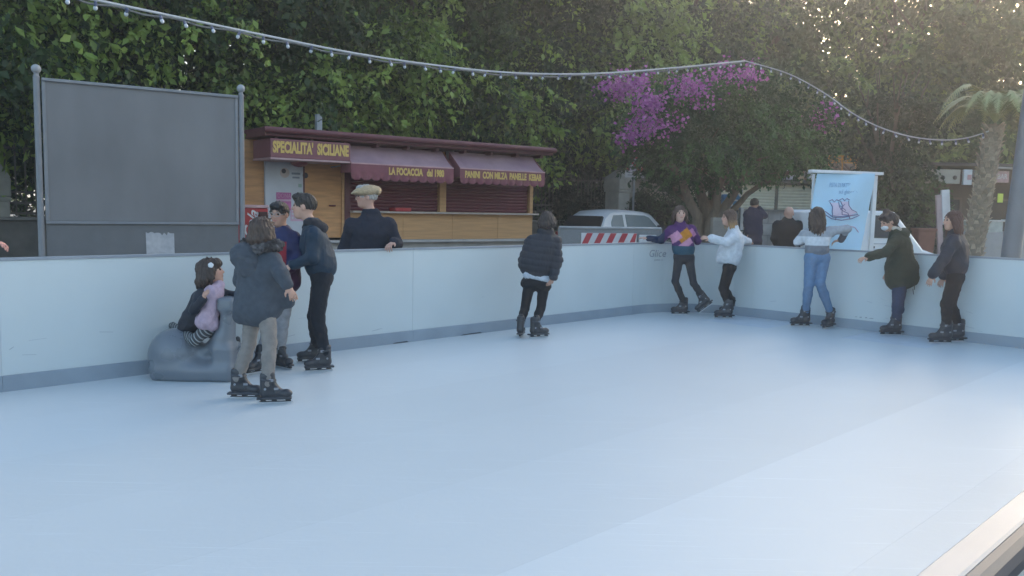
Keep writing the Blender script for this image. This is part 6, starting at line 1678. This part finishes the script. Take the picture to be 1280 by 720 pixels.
# ---------- 10 person in the green parka
d10 = G(1113, 421).y
def p10x(c):
    h, hc, f, sx, u = c['h'], c['hc'], c['f'], c['sx'], c['u']; S = Sdf(.02)
    S.ell(hc + f * .070 * h - u * .050 * h, (.045 * h, .056 * h, .042 * h), (f, sx, u)); sub_mesh(c, S, 'face_mask', .006, mat('mask_white', (.62, .62, .63), rough=.7))
    S = Sdf(.03)
    S.ell(c['nk'] + vec(.075, .0, -.02), (.09, .105, .075)); S.cap(c['nk'] + vec(-.03, -.06, .02), c['nk'] + vec(.03, -.07, -.01), .035, .04)
    sub_mesh(c, S, 'hood', .0085, m_cloth, (.034, .042, .030), disp=fabric_noise(5, .006, .06))
    S = Sdf(.02); S.cap(c['nk'] + vec(-.05, -.05, .045), c['nk'] + vec(.01, -.065, .03), .028, .03); sub_mesh(c, S, 'hood_lining', .008, mat('lining_cream', (.45, .40, .34), rough=.9, var=.2, scale=40))
    L = c['L']; m = MB(); m.tube([L((1143, 355, -.1)), L((1143, 362, -.12))], .005, 6).tube([L((1141, 361, -.12)), L((1142, 368, -.12))], .004, 6).build('drawstring', mat('cord_dark', (.03, .03, .03)), c['root'])
def bun(Hs, c): q = c['hc'] + c['u'] * .13 * c['h'] - c['f'] * .03 * c['h']; Hs.ell(q, (.042, .04, .036), k=.015); Hs.ell(c['hc'] - c['f'] * .05, (.09, .085, .09))
person('person in dark olive parka and jeans reaching forward with one arm', d10, (1110, 277, 0), 190, (1120, 290, 0), [(1121, 299, -.13), (1126, 298, .13)], [(1108, 315, -.25), (1120, 325, .20)], [(1086, 321, -.28), (1112, 338, .14)],
       [(1124, 352, -.06), (1126, 352, .06)], [(1122, 380, -.07), (1123, 381, .06)], [(1114, 419, 'g', 187, 0), (1119, 415, 'g', 184, 0)], s=.95, H=.205, tilt=-26, hair='short', haircol=(.03, .018, .015), hairhook=bun,
       top=(.034, .042, .030), top_e=.028, torso=1.1, coat=[(1124, 305, 0, .13, 1128, 335, 0, .165, 1.15), (1120, 335, 0, .13, 1119, 350, 0, .12, 1.3), (1135, 335, 0, .12, 1138, 348, 0, .105, 1.2)], legs=(.025, .045, .095), leg_e=.010,
       hands={0: dict(d=(-1, -.1, -.25), n=(0, .3, -1), c=.45)}, skates=.95, seed=91, extra=p10x, fold=.006, wr_e=.008, legr=1.05)

# ---------- 11 girl in the navy bomber
d11 = G(1178, 430).y
person('girl in navy bomber jacket and black trousers with long auburn hair', d11, (1191, 276, 0), 178, (1194, 291, 0), [(1191, 301, -.14), (1195, 300, .14)], [(1180, 324, -.20), (1190, 325, .19)], [(1166, 343, -.20), (1180, 345, .16)],
       [(1194, 347, -.07), (1195, 347, .07)], [(1183, 380, -.08), (1188, 380, .08)], [(1176, 429, 'g', 184, 0), (1192, 427, 'g', 186, 0)], s=.95, H=.215, hair='long', haircol=(.075, .028, .020), hairL=.26,
       top=(.020, .024, .038), top_e=.034, top_mat=m_nylon, torso=1.12, hemf=.3, coat=[(1194, 310, 0, .12, 1193, 323, 0, .13, 1.15)], legs=(.016, .016, .02), leg_e=.008, hands={0: dict(d=(-.35, 0, -.9), n=(.5, .5, 0), c=.3)}, skates=.95, seed=101, fold=.006, wr_e=.006, legr=1.1)

# ---------- 12 man on the phone
def ground_legs(d, cx, w_, y0):
    """hips, knees, feet straight down to the ground for a standing onlooker"""
    g_ = lambda x, z, dy=0.0: None
    k = F / d
    def px_at(x, z):
        # pixel row of height z at depth d (column approx)
        lo, hi = -200, 1400
        for _ in range(40):
            m = (lo + hi) / 2
            if P(x, m, d).z > z: lo = m
            else: hi = m
        return (lo + hi) / 2
    a, b = cx - w_, cx + w_
    return [(a, px_at(a, .92)), (b, px_at(b, .92))], [(a, px_at(a, .5)), (b, px_at(b, .5))], [px_at(a, .0), px_at(b, .0)]
d12 = 17.8; hp_, kn_, fy = ground_legs(d12, 942, 5, 0)
person('man in dark purple-navy jacket phoning in front of the cream shutters', d12, (943, 255, 0), 60, (941, 262, 0), [(934, 267, 0), (950, 267, .0)], [(933, 279, -.02), (956, 270, .08)], [(935, 289, -.05), (949, 260, .08)],
       hp_, kn_, [(937, fy[0], 0, 60, 0), (947, fy[1], 0, 65, 0)], s=1.05, H=.22, hair='short', haircol=(.03, .02, .015), top=(.025, .026, .055), top_e=.03, coat=[(942, 275, 0, .13, 942, 289, 0, .14, 1.3)], legs=(.02, .02, .03), leg_e=.012,
       shoes=True, seed=111, hands={1: dict(d=(-.5, 0, .8), n=(-1, 0, 0), c=.8)}, extra=lambda c: MB().box((-.035, -.006, -.07), (.035, .006, .07), Matrix.Translation(c['hc'] + vec(.09, .01, .0)) @ Matrix.Rotation(R(70), 4, 'Z'), bev=.004).build('phone', mat('phone_dark', (.02, .02, .025), rough=.2), c['root']))
d13 = 14.4; hp_, kn_, fy = ground_legs(d13, 985, 7, 0)
person('bald man in black jacket standing behind the boards left of the banner', d13, (986, 267, 0), 85, (985, 276, 0), [(972, 281, 0), (998, 281, .0)], [(968, 298, -.02), (1002, 298, -.02)], [(974, 312, .12), (997, 312, .12)],
       hp_, kn_, [(978, fy[0], 0, 80, 0), (992, fy[1], 0, 95, 0)], s=1.05, H=.22, tilt=-15, hair=None, skin=(.46, .27, .21), top=(.014, .015, .018), top_e=.034, torso=1.15, coat=[(985, 292, 0, .14, 985, 315, 0, .15, 1.35)], legs=(.03, .03, .04), leg_e=.012, shoes=True, seed=121)
# ---------- onlooker outside the frame whose hand rests on the boards at the far left
wl = PL(10, 306, W(0, V0), V); d14 = wl.y + .40; hp_, kn_, fy = ground_legs(d14, -62, 13, 0)
person('onlooker beyond the left edge in a grey jacket, hand on the boards', d14, (-66, 200, 0), 290, (-66, 232, 0), [(-92, 245, 0), (-40, 245, 0)], [(-100, 285, .05), (-28, 288, -.05)], [(-92, 330, -.05), (-10, 303, -.30)],
       hp_, kn_, [(-75, fy[0], 0, 290, 0), (-49, fy[1], 0, 290, 0)], s=1.05, H=.22, hair='short', top=(.08, .085, .1), top_e=.03, legs=(.03, .03, .05), leg_e=.012, shoes=True, seed=131, skin=(.55, .27, .22), hands={1: dict(d=(.9, -.2, -.05), n=(0, -.2, -1), c=.5)})
# ================================================================ haze box added to imitate lens glare and lift the blacks
hm = bpy.data.materials.new('glare_haze'); hm.use_nodes = True; t = hm.node_tree
t.nodes.remove(t.nodes['Principled BSDF']); pv = t.nodes.new('ShaderNodeVolumePrincipled')
pv.inputs['Color'].default_value = (.95, .93, .90, 1); pv.inputs['Density'].default_value = .0042; pv.inputs['Anisotropy'].default_value = .78
t.links.new(pv.outputs[0], t.nodes['Material Output'].inputs['Volume'])
tag(MB().box((-430, -430, -1), (430, 430, 16)).build('haze', hm), kind='stuff')
SC.cycles.volume_bounces = 1
